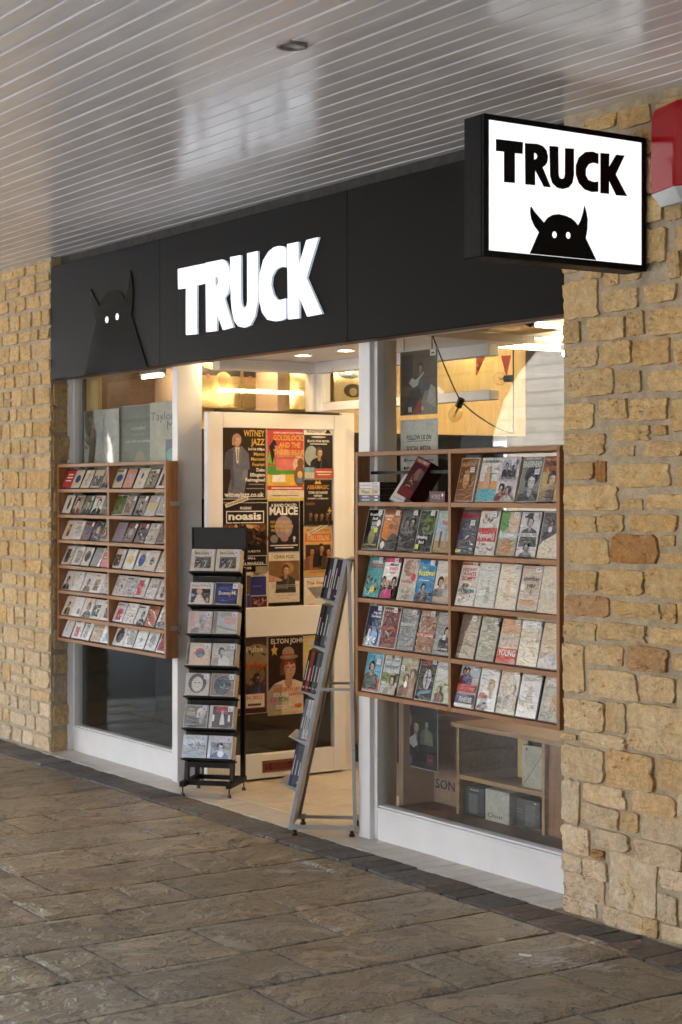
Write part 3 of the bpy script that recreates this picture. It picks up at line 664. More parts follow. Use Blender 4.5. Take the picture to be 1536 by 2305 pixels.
# --- ceiling downlight
dl = PZ(657, 101, ZC)
li = thing('ceiling_downlight', 'round recessed ceiling light with weathered grey rim, unlit', 'ceiling light', (dl.x, dl.y, ZC))
def ring(mb, c, r0, r1, z0, z1, n=28):
    V = []
    for r_, z_ in ((r0, z1), (r0, z0), ((r0+r1)/2, z0-.003), (r1, z0), (r1, z1)): V += [(c[0]+r_*math.cos(2*math.pi*i/n), c[1]+r_*math.sin(2*math.pi*i/n), z_) for i in range(n)]
    return mb.add(V, [(j*n+i, j*n+(i+1) % n, (j+1)*n+(i+1) % n, (j+1)*n+i) for j in range(4) for i in range(n)])
ring(MB(), dl, .034, .052, ZC-.007, ZC+.012).build('rim', li, 'lamp_rim', smooth=True)
mb = MB(); n = 24; V = [(dl.x+.034*math.cos(2*math.pi*i/n), dl.y+.034*math.sin(2*math.pi*i/n), ZC-.001) for i in range(n)]+[(dl.x+.02*math.cos(2*math.pi*i/n), dl.y+.02*math.sin(2*math.pi*i/n), ZC+.03) for i in range(n)]
mb.add(V, [(i, (i+1) % n, n+(i+1) % n, n+i) for i in range(n)]).build('reflector', li, 'sheet_metal')
MB().sphere((dl.x, dl.y, ZC+.022), .021, sc=(1, 1, .6)).build('bulb', li, 'lens_dim', smooth=True)

# ================================================================== ENTRANCE RECESS
er = thing('shop_entrance', 'white timber frame and fanlights of the recessed shop entrance', 'door frame', (-2.2, .8, 0))
white('soffit', [((-3.06, .0, 2.325), (-1.30, .95, 2.36))], er, 0)
white('head_rail', [((-3.04, .121, 2.262), (-2.965, .80, 2.324))], er)
white('corner_post', [((-3.04, .72, 2.0465), (-2.962, .80, 2.2615))], er)
white('head_rail', [((-2.9645, .735, 2.262), (-1.39, .80, 2.324))], er)
white('fanlight_frame', [((-2.9615, .742, 2.0465), (-2.90, .80, 2.2615)), ((-2.8995, .742, 2.0465), (-1.39, .80, 2.095))], er)
MB().use('window_glass').box((-2.905, .765, 2.09), (-1.39, .771, 2.265)).build('fanlight_pane', er)
MB().use('window_glass').box((-3.005, .13, 2.06), (-2.999, .725, 2.265)).build('fanlight_pane', er)
wbox('side_board', (-3.03, .121, .002), (-3.0, .93, 2.046), 'render_dark', er, .002)
white('door_jamb', [((-3.03, .935, .001), (-2.985, 1.02, 2.046))], er)
for px_, py_ in ((682, 798), (778, 787)):
    p = PZ(px_, py_, 2.325)
    d_ = thing('entrance_downlight', 'lit round downlight in the entrance soffit, '+('nearer the left post' if px_ < 700 else 'nearer the right post'), 'ceiling light', p)
    ring(MB(), p, .038, .048, 2.320, 2.326, 20).build('rim', d_, 'white_paint')
    MB().cyl((p.x, p.y, 2.3235), (p.x, p.y, 2.3225), .038, 20).build('lens', d_, 'spot_glow')
XD = -2.951
dr = thing('shop_door', 'white half glazed shop door standing open, covered with gig posters', 'door', (XD, .93, 0))
def dz(v): return PX(620, v, XD).z
white('stile', [((XD-.042, .04, .012), (XD, .135, 2.03))], dr)
white('stile', [((XD-.042, .86, .012), (XD, .94, 2.03))], dr)
z1_, z2_, z3_, z4_ = PX(620, 965, XD).z, PX(620, 1366, XD).z, PX(620, 1432, XD).z, PX(620, 1694, XD).z
white('top_rail', [((XD-.0415, .1355, z1_), (XD-.0005, .8595, 2.03))], dr)
white('mid_rail', [((XD-.0415, .1355, z3_), (XD-.0005, .8595, z2_))], dr)
white('bottom_rail', [((XD-.0415, .1355, .012), (XD-.0005, .8595, z4_))], dr)
for za, zb_ in ((z2_, z1_), (z4_, z3_)):
    MB().use('window_glass').box((XD-.024, .1355, za), (XD-.018, .8595, zb_)).build('pane', dr)
lb = PX(620, 1724, XD); lp = (PX(593, 1724, XD).y, .60)
MB().box((XD-.0004, lp[0]-.006, lb.z-.032), (XD+.004, lp[1]+.006, lb.z+.034)).build('letter_box', dr, 'dark_wood', .001)
MB().use('oxblood').box((XD+.0041, lp[0]+.008, lb.z-.02), (XD+.0055, lp[1]-.008, lb.z+.02)).build('flap', dr)
wbox('lock_plate', (XD-.032, .0385, .99), (XD-.012, .0399, 1.09), 'galvanised', dr)

# ================================================================== SHOP INTERIOR
struct(wbox('shop_floor', (-9, 1.6, -.1), (3, 8, .0), 'oak'))
struct(wbox('shop_ceiling', (-9, .06, 2.62), (3, 8, 2.7), 'shop_yellow'))
struct(MB().use('shop_yellow').box((-9, 6.0, 0), (3, 6.1, 2.62)).box((-6.4, .5, 0), (-6.3, 6, 2.62)).build('shop_back_wall'))
struct(MB().use('shop_pink').box((.23, .31, 0), (.33, 6, 2.62)).build('shop_side_wall'))
struct(MB().use('shop_pink').box((-1.285, .121, .0), (-1.25, .8, 1.56)).build('window_partition'))
struct(MB().use('dark_wood').box((-1.2495, .05, .09), (.2, .9, .148)).build('window_bed'))
struct(MB().use('render_dark').box((-4.55, .55, 0), (-3.2, .6, 1.55)).box((-4.55, .05, .06), (-3.165, .55, .14)).box((-4.62, .066, .05), (-4.556, .6, 1.6)).build('left_window_gloom'))  # near-black boards stand in for the unlit depth of the window
struct(MB().use('dark_wood').box((-4.62, .066, 1.6005), (-4.556, .6, 2.62)).build('left_window_side'))
struct(MB().use('shop_pink').box((-4.55, .55, 1.55), (-3.06, .6, 2.62)).build('left_window_board'))
wb = thing('timber_stud', 'pale pine upright in the left window', 'post', (-4.4, .2, .15)); p = PY(208, 880, .07).x
wbox('board', (p-.085, .07, 1.72), (p+.085, .095, 2.6), 'pine', wb)
struct(MB().use('shop_yellow').box((-2.6, 3.0, 2.25), (.22, 3.1, 2.6)).box((-.02, .5, 2.38), (.22, 3.0, 2.46)).build('shop_beam'))
def tube(a_, b_, lab, r=.013, mt='tube_glow'):
    t = thing('tube_light', lab, 'tube light', a_)
    MB().cyl(a_, b_, r, 10).build('tube', t, mt)
    d = Vector(b_)-Vector(a_); MB().bar(Vector(a_)+Vector((0, 0, .03)), Vector(b_)+Vector((0, 0, .03)), .05, .03).build('batten', t, 'white_paint')
    return t
ta, tb = PZ(1208, 731, 2.56), PZ(1285, 737, 2.56)
tube(ta, tb, 'short lit tube light high in the right window beside the stone wall')
ta2, tb2 = PZ(1100, 796, 2.56), PZ(1147, 800, 2.56)
tube(ta2, tb2, 'short lit tube light deeper in the shop seen through the right window')
tube((-2.2, 1.25, 2.40), (-2.2, 3.2, 2.40), 'long lit tube light above the record wall by the door')
tube((-3.6, 2.2, 2.5), (-1.4, 2.2, 2.5), 'long lit tube light across the middle of the shop')
tube((-1.4, 4.2, 2.5), (0, 4.2, 2.5), 'long lit tube light at the back of the shop')
t0_, t1_ = PY(322, 850, .4), PY(366, 847, .4); tube(t0_, (t1_.x, .4, t0_.z), 'short lit tube light at the top of the left window', .008)
tube((-3.10, .15, 2.335), (-3.10, .70, 2.335), 'slim unseen strip added to light the record sleeves over the door', .006, 'strip_glow')  # added lamp, hidden behind the head rail to brighten the sleeves
tube((-1.2, 1.05, 2.27), (-1.2, 2.1, 2.27), 'lit tube light inside the shop behind the right door post', .011, 'strip_glow')
# record wall beyond the fanlight
rwall = struct(MB().use('pine').box((-3.40, .13, 1.95), (-3.36, 2.6, 2.6)).build('record_wall'))
def C(r, g, b): return srgb(r, g, b)
K = dict(k=(.01, .01, .011), w=(.75, .74, .72), gy=(.28, .28, .28), dg=(.06, .06, .065), r=(.42, .03, .03), o=(.60, .20, .03), y=(.70, .52, .10), b=(.03, .06, .22), lb=(.22, .38, .58),
         t=(.10, .34, .36), g=(.10, .22, .05), dgn=(.02, .05, .03), br=(.16, .07, .03), tan=(.50, .36, .20), cr=(.68, .60, .46), pk=(.62, .12, .30), sk=(.52, .33, .23), go=(.55, .38, .12), pu=(.10, .04, .16), sl=(.12, .15, .18), pg=(.55, .55, .53), pp=(.66, .50, .44))
def sheet(name, o, U, V, w, h, draw, label, cat, mat='print', th=.0012, group=None, back=(.5, .48, .44)):
    """a flat printed thing of its own: thin sheet with its artwork"""
    b = MB().use(mat); b.box((0, 0, -th), (w, h, 0), back); draw(b, w, h)
    ob = b.build(name); ob.matrix_world = frame(o, U, V); return tag(ob, label, cat, group)
def face_rec(v):
    def d(b, w, h):
        if v == 0:
            b.rect(0, 0, w, h, (.20, .15, .07)); b.rect(0, h*.72, w, h, K['k']); b.ell(w*.55, h*.42, w*.3, h*.36, (.30, .21, .085)); b.ell(w*.56, h*.52, w*.24, h*.3, (.36, .24, .10)); b.ell(w*.53, h*.62, w*.13, h*.17, (.26, .10, .05)); b.ell(w*.56, h*.62, w*.09, h*.14, (.34, .17, .09)); b.ell(w*.16, h*.70, w*.05, h*.06, (.22, .05, .04))
            b.text('NEJJ', w*.06, h*.88, h*.07, K['go'], w*.2); b.rect(w*.76, h*.86, w*.95, h*.97, K['w'])
        elif v == 1:
            b.rect(0, 0, w, h, (.62, .50, .26)); b.ell(w*.55, h*.70, w*.11, h*.11, (.25, .06, .03)); b.ell(w*.55, h*.67, w*.07, h*.08, K['sk']); b.ell(w*.86, h*.70, w*.1, h*.1, K['k']); b.rect(w*.2, h*.5, w*.9, h*.515, K['br']); b.rect(w*.6, h*.2, w*.8, h*.5, (.35, .3, .18))
        else:
            b.rect(0, 0, w, h, (.66, .56, .34)); b.ell(w*.4, h*.8, w*.32, h*.16, K['dg']); b.ell(w*.4, h*.85, w*.1, h*.1, K['cr']); b.ell(w*.5, h*.3, w*.25, h*.2, K['dg']); b.ell(w*.5, h*.27, w*.1, h*.12, (.5, .4, .25))
    return d
for i, (xa, xb, yt, yb_, v) in enumerate(((455, 541, 826, 918, 0), (549, 638, 832, 920, 0), (653, 735, 836, 922, 1))):
    A, B = PX(xa, 915, -3.30), PX(xb, 915, -3.30); zt_ = PX((xa+xb)/2, yt-8, -3.30).z; zb_ = PX((xa+xb)/2, yb_, -3.30).z
    sheet('record_sleeve', (-3.30, A.y, zb_), Y3, Z3, B.y-A.y, zt_-zb_, face_rec(v), ['dark film wrapped record sleeve above the door, nearest the left post', 'dark film wrapped record sleeve above the middle of the door', 'cream record sleeve with line drawing above the door'][i], 'record', 'foil')
A, B = PX(752, 900, -3.30), PX(838, 900, -3.30)
sheet('record_sleeve', (-3.30, A.y, PX(770, 902, -3.30).z), Y3, Z3, B.y-A.y, PX(770, 824, -3.30).z-PX(770, 902, -3.30).z, face_rec(2), 'cream record sleeve with bearded faces behind the back fanlight', 'record', 'foil')
# far side of the shop seen through the doorway
def rack_back(b, w, h):
    r = random.Random(5); b.rect(0, 0, w, h, (.30, .17, .06))
    for i in range(9):
        for j in range(6): b.rect(w*(i+.08)/9, h*(j+.1)/6, w*(i+.92)/9, h*(j+.86)/6, r.choice([K['br'], K['go'], K['r'], K['k'], K['tan'], K['o'], K['dg']]))
sheet('record_display', (-3.6, 4.6, 1.15), X3, Z3, 3.0, 1.25, rack_back, 'wall of record sleeves deep in the shop behind the door', 'record display', 'foil')
sheet('record_display', (-1.15, 5.4, .9), X3, Z3, 1.3, 1.35, rack_back, 'wall of record sleeves at the back seen through the right window', 'record display', 'foil')
def teal(b, w, h):
    b.rect(0, 0, w, h, (.30, .52, .44))
    for x, y, r_ in ((.2, .75, .14), (.5, .5, .12), (.3, .3, .1), (.75, .7, .15), (.7, .25, .12)): b.ell(w*x, h*y, w*r_, w*r_, (.72, .62, .36))
A, B = PY(768, 1180, 2.2), PY(812, 1180, 2.2)
sheet('poster', (A.x, 2.2, PY(790, 1160, 2.2).z), X3, Z3, B.x-A.x, PY(790, 1055, 2.2).z-PY(790, 1160, 2.2).z, teal, 'teal poster with yellow dots inside the shop beside the door', 'poster')
ct = thing('shop_counter', 'low pale counter with wooden top just inside the doorway', 'counter', (-2.4, 1.6, 0))
wbox('cabinet', (-2.9, 1.5, 0), (-1.6, 1.95, .93), 'cream_paint', ct, .003); wbox('worktop', (-2.92, 1.47, .931), (-1.58, 1.98, .97), 'oak', ct, .003)
mat_ = MB().use('rack_wood').box((-2.9, 1.02, .001), (-1.9, 1.45, .014)).build('door_mat'); tag(mat_, 'brown door mat on the tiles just inside the entrance', 'mat')
cl = thing('hanging_shirts', 'dark red plaid shirts hanging inside the shop beside the door', 'shirts', (-2.2, 1.9, .98))
for i in range(3): MB().box((-2.62+i*.2, 1.75, .99), (-2.45+i*.2, 1.83, 1.42)).build('shirt', cl, ('dark_wood', 'black_plastic', 'rack_wood')[i], .01)

# ================================================================== WALL RACKS
def wall_rack(name, lab, x0, x1, y0, y1, zs, div):
    t = thing(name, lab, 'wall rack', ((x0+x1)/2, y1, zs[-1])); T = .02
    m = MB().box((x0, y0, zs[-1]), (x0+T, y1, zs[0])).build('side_panel', t, 'rack_wood_up', .0015)
    MB().box((x1-T, y0, zs[-1]), (x1, y1, zs[0])).build('side_panel', t, 'rack_wood_up', .0015)
    for i, z in enumerate(zs):
        nm = 'top_board' if i == 0 else 'bottom_board' if i == len(zs)-1 else 'shelf'; zz = (z-T, z) if i == 0 else (z, z+T) if i == len(zs)-1 else (z-T, z)
        for a_, b_ in ((x0+T+.0003, div-T/2-.0003), (div+T/2+.0003, x1-T-.0003)):
            MB().box((a_, y0+.0008, zz[0]), (b_, y1, zz[1])).build(nm, t, 'rack_wood', .0015)
    MB().box((div-T/2, y0+.0004, zs[-1]), (div+T/2, y1, zs[0])).build('divider', t, 'rack_wood_up', .0015)
    for i in range(len(zs)-1):
        zt_ = (zs[i+1]+(T if i == len(zs)-2 else 0))+.55*(zs[i]-zs[i+1]); MB().box((x0+T, y1-.006, zt_), (x1-T, y1-.001, zt_+.014)).build('back_rail', t, 'black_metal')
    return t
RZ = [1.778, 1.551, 1.329, 1.1125, .8905, .664]
rr = wall_rack('film_rack', 'oak wall rack with five shelves of films across the right shop window', -1.319, .104, -.1, -.022, RZ, -.607)
DIVX = PY(243.5, 1200, -.126).x
LZ = [1.764, 1.611, 1.457, 1.303, 1.149, .995, .841, .686]
lr = wall_rack('disc_rack', 'oak wall rack with seven shelves of compact discs across the left shop window', -4.540, -3.120, -.126, -.050, LZ, DIVX)
for z in (1.53, .85):
    MB().box((-3.1197, -.098, z-.012), (-3.1175, -.052, z+.012)).box((-3.1175, -.056, z-.012), (-3.112, -.050, z+.012)).box((-3.125, -.0502, z-.028), (-3.108, -.044, z+.02)).box((-3.16, -.044, z-.006), (-3.118, -.0345, z+.010)).build('hasp', lr, 'galvanised')
for z in (1.45, .72): 
    tag(MB().box((-3.2215, -.0362, z), (-3.164, -.0342, z+.27)).build('notice_sleeve', None, 'bulb_glass') if False else rr)

# ---- film cases
def sticker(b, w, h, x, y, p):
    sw, sh = .030, .022
    b.rect(x-sw/2, y-sh/2, x+sw/2, y+sh/2, (.70, .71, .76)); b.rect(x-sw*.42, y+sh*.22, x+sw*.42, y+sh*.32, (.25, .25, .3)); b.text(p, x, y-sh*.3, sh*.38, (.05, .05, .08), al='c')
def disc_case(name, lab, cat, w, h, d, draw, M, mat='wrap', edge='black_plastic', group=None):
    b = MB().use(edge); b.box((0, 0, -d), (w, h, 0)); b.use(mat); iw = w-(.004 if cat == 'film case' else .0015); draw(b, iw, h)
    o = b.build(name); o.matrix_world = M; return tag(o, lab, cat, group)
def D(bg, *ops, price=None, px=.78, py=.92):
    def d(b, w, h):
        g = .003; b.clip = (w, h); b.rect(g, g, w-g, h-g, bg)
        for o in ops:
            k = o[0]
            if k == 'r': b.rect(g+o[1]*(w-2*g), g+o[2]*(h-2*g), g+o[3]*(w-2*g), g+o[4]*(h-2*g), o[5])
            elif k == 'e': b.ell(o[1]*w, o[2]*h, o[3]*w, o[4]*h, o[5], rot=o[6] if len(o) > 6 else 0)
            elif k == 't': b.text(o[1], o[2]*w, o[3]*h, o[4]*h, o[6], o[5]*w, o[7] if len(o) > 7 else 'c', o[8] if len(o) > 8 else .024)
            elif k == 'p': b.person(o[1]*w, o[2]*h, o[3]*h, *(o[4:]))
            elif k == 'q': b.pol([(x*w, y*h) for x, y in o[1]], o[2])
            elif k == 's':                                       # speckle of small shapes (crowd, foliage, crumple)
                r = random.Random(o[6])
                for _ in range(int(o[5]*1.5)):
                    x, y = r.uniform(o[1], o[3])*w, r.uniform(o[2], o[4])*h; t = r.uniform(0, 3.14); l_, t_ = r.uniform(.03, .13)*w, r.uniform(.012, .04)*w; c_, s_ = math.cos(t), math.sin(t)
                    b.pol([(x+p*c_-q*s_, y+p*s_+q*c_) for p, q in ((-l_, -t_*r.random()), (0, -t_), (l_, -t_*r.random()), (l_*r.random(), t_), (-l_*.6, t_*r.random()))], r.choice(o[7]))
        if price: sticker(b, w, h, px*w, py*h, price)
        b.clip = None
    return d
k_ = K
W_, BK = K['w'], K['k']
FILMS = {  # (row, place) : (label, artwork)
 (0,5): ('brown film case with reclining dancers and the title VALENTINO', D((.22,.09,.03), ('s',.1,.1,.9,.7,14,1,[(.36,.16,.06),(.14,.05,.02),(.45,.25,.12)]), ('e',.5,.5,.18,.22,(.42,.22,.10)), ('t','VALENTINO',.5,.80,.09,.8,(.62,.45,.25)), price='8.00', px=.75,py=.72)),
 (0,6): ('white film case with bare chested man above a pool, A BIGGER SPLASH', D((.62,.62,.60), ('r',0,.28,1,.46,(.62,.30,.10)), ('r',0,0,1,.28,(.10,.38,.44)), ('s',0,0,1,.2,10,2,[(.2,.5,.55),(.06,.28,.36)]), ('r',.28,.28,.62,.66,(.55,.36,.24)), ('e',.45,.74,.11,.08,K['sk']), ('t','A BIGGER SPLASH',.5,.88,.055,.84,(.1,.1,.12)), ('r',.62,.62,.9,.65,K['gy']), price='8.00', px=.80,py=.75)),
 (0,7): ('lilac film case with couple below a handwritten title ending Language', D((.56,.52,.58), ('r',.1,.66,.9,.95,(.36,.34,.42)), ('p',.35,.72,.14,K['gy'],BK), ('p',.65,.72,.14,K['gy'],BK), ('t','Language',.52,.47,.10,.84,(.25,.24,.28)), ('p',.30,.18,.20,K['sk'],(.20,.04,.03)), ('p',.68,.12,.2,K['sk'],(.5,.5,.48)), price='10.00', px=.8,py=.86)),
 (0,8): ('black and white film case with wild haired man titled ERASERHEAD', D((.20,.20,.20), ('r',0,.0,1,.2,(.10,.10,.10)), ('e',.55,.58,.36,.22,(.03,.03,.03)), ('p',.55,.22,.40,(.50,.50,.50),(.05,.05,.05),(.02,.02,.02)), ('t','DAVID LYNCH',.5,.93,.035,.7,W_), ('t','ERASERHEAD',.5,.76,.13,.88,(.66,.66,.66)), price='10.00', px=.78,py=.66)),
 (0,9): ('golden film case with a soldier under the title 1900', D((.46,.34,.13), ('r',0,.66,1,1,(.30,.09,.03)), ('s',0,.5,1,.8,8,3,[(.58,.34,.10),(.5,.2,.05),(.6,.45,.2)]), ('p',.55,.30,.34,(.55,.40,.24),(.42,.32,.12)), ('r',.4,0,.75,.26,(.10,.07,.07)), ('t','1900',.5,.78,.10,.72,(.08,.05,.03)), price='10.00', px=.82,py=.93)),
 (1,0): ('dark green film case with a grid of windows titled Breaking Bad', D((.012,.018,.014), ('r',.35,.5,.75,.7,(.42,.48,.36)), ('r',.44,.5,.46,.7,BK), ('r',.54,.5,.56,.7,BK), ('r',.64,.5,.66,.7,BK), ('r',.35,.59,.75,.61,BK), ('e',.5,.32,.2,.2,(.22,.20,.06)), ('t','Breaking',.5,.84,.065,.66,W_), ('t','Bad',.52,.74,.065,.3,W_), ('e',.80,.66,.12,.085,W_), ('r',.6,.42,.85,.54,(.55,.56,.05)), ('t','ALL BAD THINGS',.5,.1,.045,.8,(.55,.42,.14)), price='2.00')),
 (1,1): ('orange film case with a bearded face in glasses', D((.62,.20,.025), ('r',0,.9,1,1,(.30,.08,.02)), ('e',.72,.5,.40,.42,(.44,.17,.05)), ('e',.75,.22,.33,.2,(.05,.03,.02)), ('r',.42,.60,.62,.63,BK), ('r',.7,.60,.95,.63,BK), ('e',.52,.58,.12,.075,(.30,.11,.03)), ('e',.84,.58,.12,.075,(.30,.11,.03)), ('q',[(.0,0),(1,0),(1,.16),(.5,.22),(0,.32)],(.03,.02,.015)), ('t','Breaking',.30,.82,.055,.5,W_), ('t','Bad',.34,.74,.055,.25,W_), ('e',.22,.13,.13,.09,(.7,.68,.62)), price='2.00')),
 (1,2): ('smoky grey film case with two faint men', D((.075,.075,.07), ('p',.35,.5,.28,(.17,.16,.15),(.04,.04,.04)), ('p',.7,.52,.28,(.19,.18,.17),(.03,.03,.03)), ('t','NO REGRETS',.5,.42,.05,.7,(.30,.30,.29)), ('r',.1,.05,.6,.06,K['gy']), price='2.00', px=.82)),
 (1,3): ('dark film case with a shadowed man in green light titled Breaking Bad', D((.014,.018,.012), ('e',.62,.62,.34,.3,(.05,.12,.02)), ('p',.6,.4,.3,(.05,.07,.03),(.008,.01,.008),(.01,.01,.01)), ('t','REMEMBER',.5,.72,.05,.7,(.24,.21,.05)), ('t','MY',.5,.62,.05,.2,(.24,.21,.05)), ('t','NAME',.5,.52,.06,.45,(.24,.21,.05)), ('t','Breaking',.42,.32,.07,.58,W_), ('t','Bad',.40,.2,.07,.3,W_), ('r',.08,.05,.28,.17,(.6,.6,.05)), price='2.00')),
 (1,4): ('blue sky film case with two figures in a desert', D((.30,.42,.50), ('r',0,0,1,.28,(.34,.22,.09)), ('r',0,.28,1,.4,(.42,.40,.34)), ('r',.28,.12,.40,.5,(.05,.05,.06)), ('e',.34,.54,.06,.04,K['sk']), ('r',.58,.12,.74,.58,(.30,.30,.28)), ('e',.66,.62,.06,.04,K['sk']), ('t','BETTER',.55,.84,.05,.5,(.6,.5,.05)), ('t','CALL',.55,.77,.05,.4,(.6,.5,.05)), ('t','Saul',.6,.66,.09,.5,(.55,.06,.05)), price='2.00', py=.95)),
 (1,5): ('film case of jumbled blue and silver shapes under a red band', D((.10,.10,.13), ('r',0,.84,1,.95,(.28,.03,.05)), ('s',.1,.05,.95,.7,16,5,[(.04,.06,.22),(.5,.5,.5),(.2,.14,.1),(.6,.6,.62),(.03,.03,.04)]), ('r',.02,.03,.35,.09,(.5,.55,.1)), price='8.00', px=.75,py=.72)),
 (1,6): ('red and white film case with a motorcycle and bold title', D((.60,.59,.57), ('r',0,.30,1,.62,(.48,.05,.05)), ('s',.1,.62,.9,.9,12,6,[(.12,.10,.10),(.4,.3,.25),(.3,.05,.05)]), ('t','Nymph()',.5,.38,.13,.86,W_), ('s',.05,.04,.95,.26,12,7,[(.4,.2,.1),(.2,.2,.2),(.6,.5,.4)]), price='2.00', px=.78)),
 (1,7): ('green and pink film case with a face in profile', D((.33,.38,.29), ('r',0,0,1,.35,(.36,.27,.18)), ('e',.2,.8,.3,.25,(.10,.28,.08)), ('e',.72,.78,.3,.26,(.58,.42,.32)), ('r',0,.40,1,.52,(.44,.50,.50)), ('t','ATONEMENT',.5,.42,.07,.86,(.7,.7,.68)), ('e',.5,.2,.25,.2,(.40,.22,.10)), price='2.00')),
 (1,8): ('white film case with a man in a black hat, EYES WIDE OPEN', D((.52,.52,.53), ('p',.50,.62,.26,(.45,.42,.40),(.05,.05,.05)), ('e',.5,.88,.3,.03,BK), ('e',.5,.91,.18,.06,BK), ('r',0,.44,1,.52,(.58,.58,.58)), ('t','EYES WIDE OPEN',.5,.45,.055,.9,(.08,.08,.09)), ('p',.5,.1,.2,(.3,.3,.3),(.1,.1,.1)), ('e',.5,.36,.25,.02,BK), price='2.00', px=.78,py=.88)),
 (1,9): ('film case with a suited man half hidden by a cream shape', D((.08,.07,.07), ('p',.45,.58,.24,(.14,.08,.05),(.03,.03,.05)), ('r',.36,.56,.54,.68,(.55,.55,.55)), ('q',[(0,0),(1,0),(1,.62),(.6,.48),(.2,.36),(0,.25)],(.62,.55,.42)), ('s',.2,.05,.95,.4,6,8,[(.3,.28,.24),(.66,.6,.5)]))),
 (2,0): ('teal film case with a row of seated people, title HORRIBLE', D((.10,.34,.36), ('t','HORRIBLE',.55,.84,.07,.62,W_), ('t','BOSSES',.55,.74,.09,.78,(.55,.06,.05)), ('s',.15,.22,.85,.5,16,9,[K['sk'],BK,W_,(.3,.05,.04),(.05,.08,.14)]), ('s',.1,.04,.9,.2,8,10,[W_,(.25,.5,.5)]), ('e',.62,.2,.13,.09,(.65,.62,.05)), price='2.00', px=.80,py=.93)),
 (2,1): ('white film case with three smiling faces, BRIDGET', D(W_, ('r',0,.9,1,1,(.66,.06,.20)), ('t','BRIDGET',.62,.80,.06,.5,BK), ('t',"JONES'S",.62,.70,.07,.5,(.64,.05,.18)), ('t','BABY',.62,.61,.06,.34,(.64,.05,.18)), ('r',0,0,1,.32,BK), ('p',.18,.32,.2,K['sk'],BK), ('p',.82,.30,.22,K['sk'],BK), ('p',.5,.22,.2,K['sk'],(.6,.05,.2),(.50,.36,.14)), ('r',.55,.1,.85,.22,(.6,.05,.2)), price='2.00', px=.8,py=.94)),
 (2,2): ('pale film case with a red rosette and a couple kissing', D((.52,.48,.42), ('e',.45,.78,.34,.2,(.30,.19,.12)), ('e',.6,.8,.16,.14,K['sk']), ('t','Heartbeat',.45,.42,.08,.7,(.45,.12,.12)), ('e',.78,.56,.14,.10,(.55,.05,.05)), ('s',.05,.03,.95,.28,14,12,[(.2,.2,.18),(.4,.38,.34),(.3,.26,.2)]), price='2.00')),
 (2,3): ('bright blue film case titled the festival', D((.03,.22,.46), ('t','festival',.5,.62,.14,.90,(.66,.66,.05)), ('t','the',.3,.78,.06,.2,(.66,.66,.05)), ('r',.1,.50,.7,.52,W_), ('p',.45,.22,.2,K['sk'],(.1,.1,.12)), ('s',0,.02,1,.28,16,13,[(.05,.10,.2),(.3,.1,.1),BK,(.4,.3,.2)]), price='2.00', px=.82)),
 (2,4): ('cream film case with a fair haired couple side by side', D((.58,.55,.50), ('t','WOMEN',.5,.72,.09,.86,(.45,.47,.48)), ('p',.36,.34,.26,K['sk'],(.14,.15,.17)), ('p',.70,.36,.25,K['sk'],(.4,.4,.4),(.52,.36,.14)), ('r',.1,.02,.9,.14,(.5,.36,.26)), price='2.00', px=.82)),
 (2,5): ('white film case with a crowd, EVERYBODY WANTS SOME!!', D((.66,.65,.63), ('r',0,.94,1,1,(.55,.14,.05)), ('t','EVERYBODY',.5,.80,.06,.76,(.50,.10,.08)), ('t','WANTS',.5,.69,.09,.72,(.50,.10,.08)), ('t','SOME!!',.5,.58,.09,.72,(.50,.10,.08)), ('r',.05,.3,.95,.38,(.10,.30,.36)), ('s',.2,.12,.8,.5,22,14,[(.30,.14,.10),(.45,.25,.15),(.15,.08,.06),(.5,.4,.3)]), price='2.00', px=.8,py=.955)),
 (2,6): ('silvery white film case with a pale standing woman', D((.58,.60,.58), ('r',.1,.7,.9,.72,(.66,.66,.66)), ('q',[(.45,.12),(.72,.1),(.66,.45),(.58,.58),(.5,.45)],(.40,.42,.34)), ('e',.58,.60,.06,.04,(.5,.4,.3)), price='2.00', px=.8)),
 (2,7): ('cream film case with a faint golden figure', D((.66,.60,.50), ('q',[(.35,.2),(.65,.2),(.6,.6),(.5,.72),(.4,.6)],(.60,.48,.32)), ('s',.1,.05,.9,.95,10,15,[(.68,.64,.56),(.6,.54,.44)]), price='2.00', px=.82)),
 (2,8): ('beige film case with a bare tree titled another year', D((.52,.44,.38), ('e',.55,.58,.36,.20,(.44,.35,.27)), ('r',.53,.36,.59,.6,(.22,.16,.12)), ('e',.56,.355,.18,.015,(.3,.22,.16)), ('t','another',.52,.66,.10,.8,(.12,.09,.07)), ('t','year',.54,.52,.10,.44,(.12,.09,.07)), ('r',.1,.12,.85,.24,(.50,.32,.16)), ('e',.16,.52,.11,.08,(.66,.62,.54)), ('r',.1,.94,.6,.96,(.5,.2,.15)), price='2.00')),
 (2,9): ('crinkled cream film case titled THIRD MAN', D((.62,.56,.45), ('s',.05,.3,.95,.95,12,16,[(.68,.62,.52),(.5,.45,.36),(.3,.28,.25)]), ('t','THIRD',.6,.42,.09,.7,W_), ('t','MAN',.66,.30,.09,.5,W_), price='2.00', px=.9)),
 (3,0): ('navy film case titled Edge of Darkness', D((.035,.05,.11), ('t','Edge of',.60,.80,.055,.48,W_), ('t','Darkness',.58,.71,.06,.62,W_), ('p',.32,.22,.24,(.45,.35,.28),(.4,.35,.3)), ('e',.7,.24,.2,.2,(.05,.08,.25)), ('s',.1,.05,.9,.2,6,17,[W_,(.1,.1,.3)]), price='2.00', py=.94)),
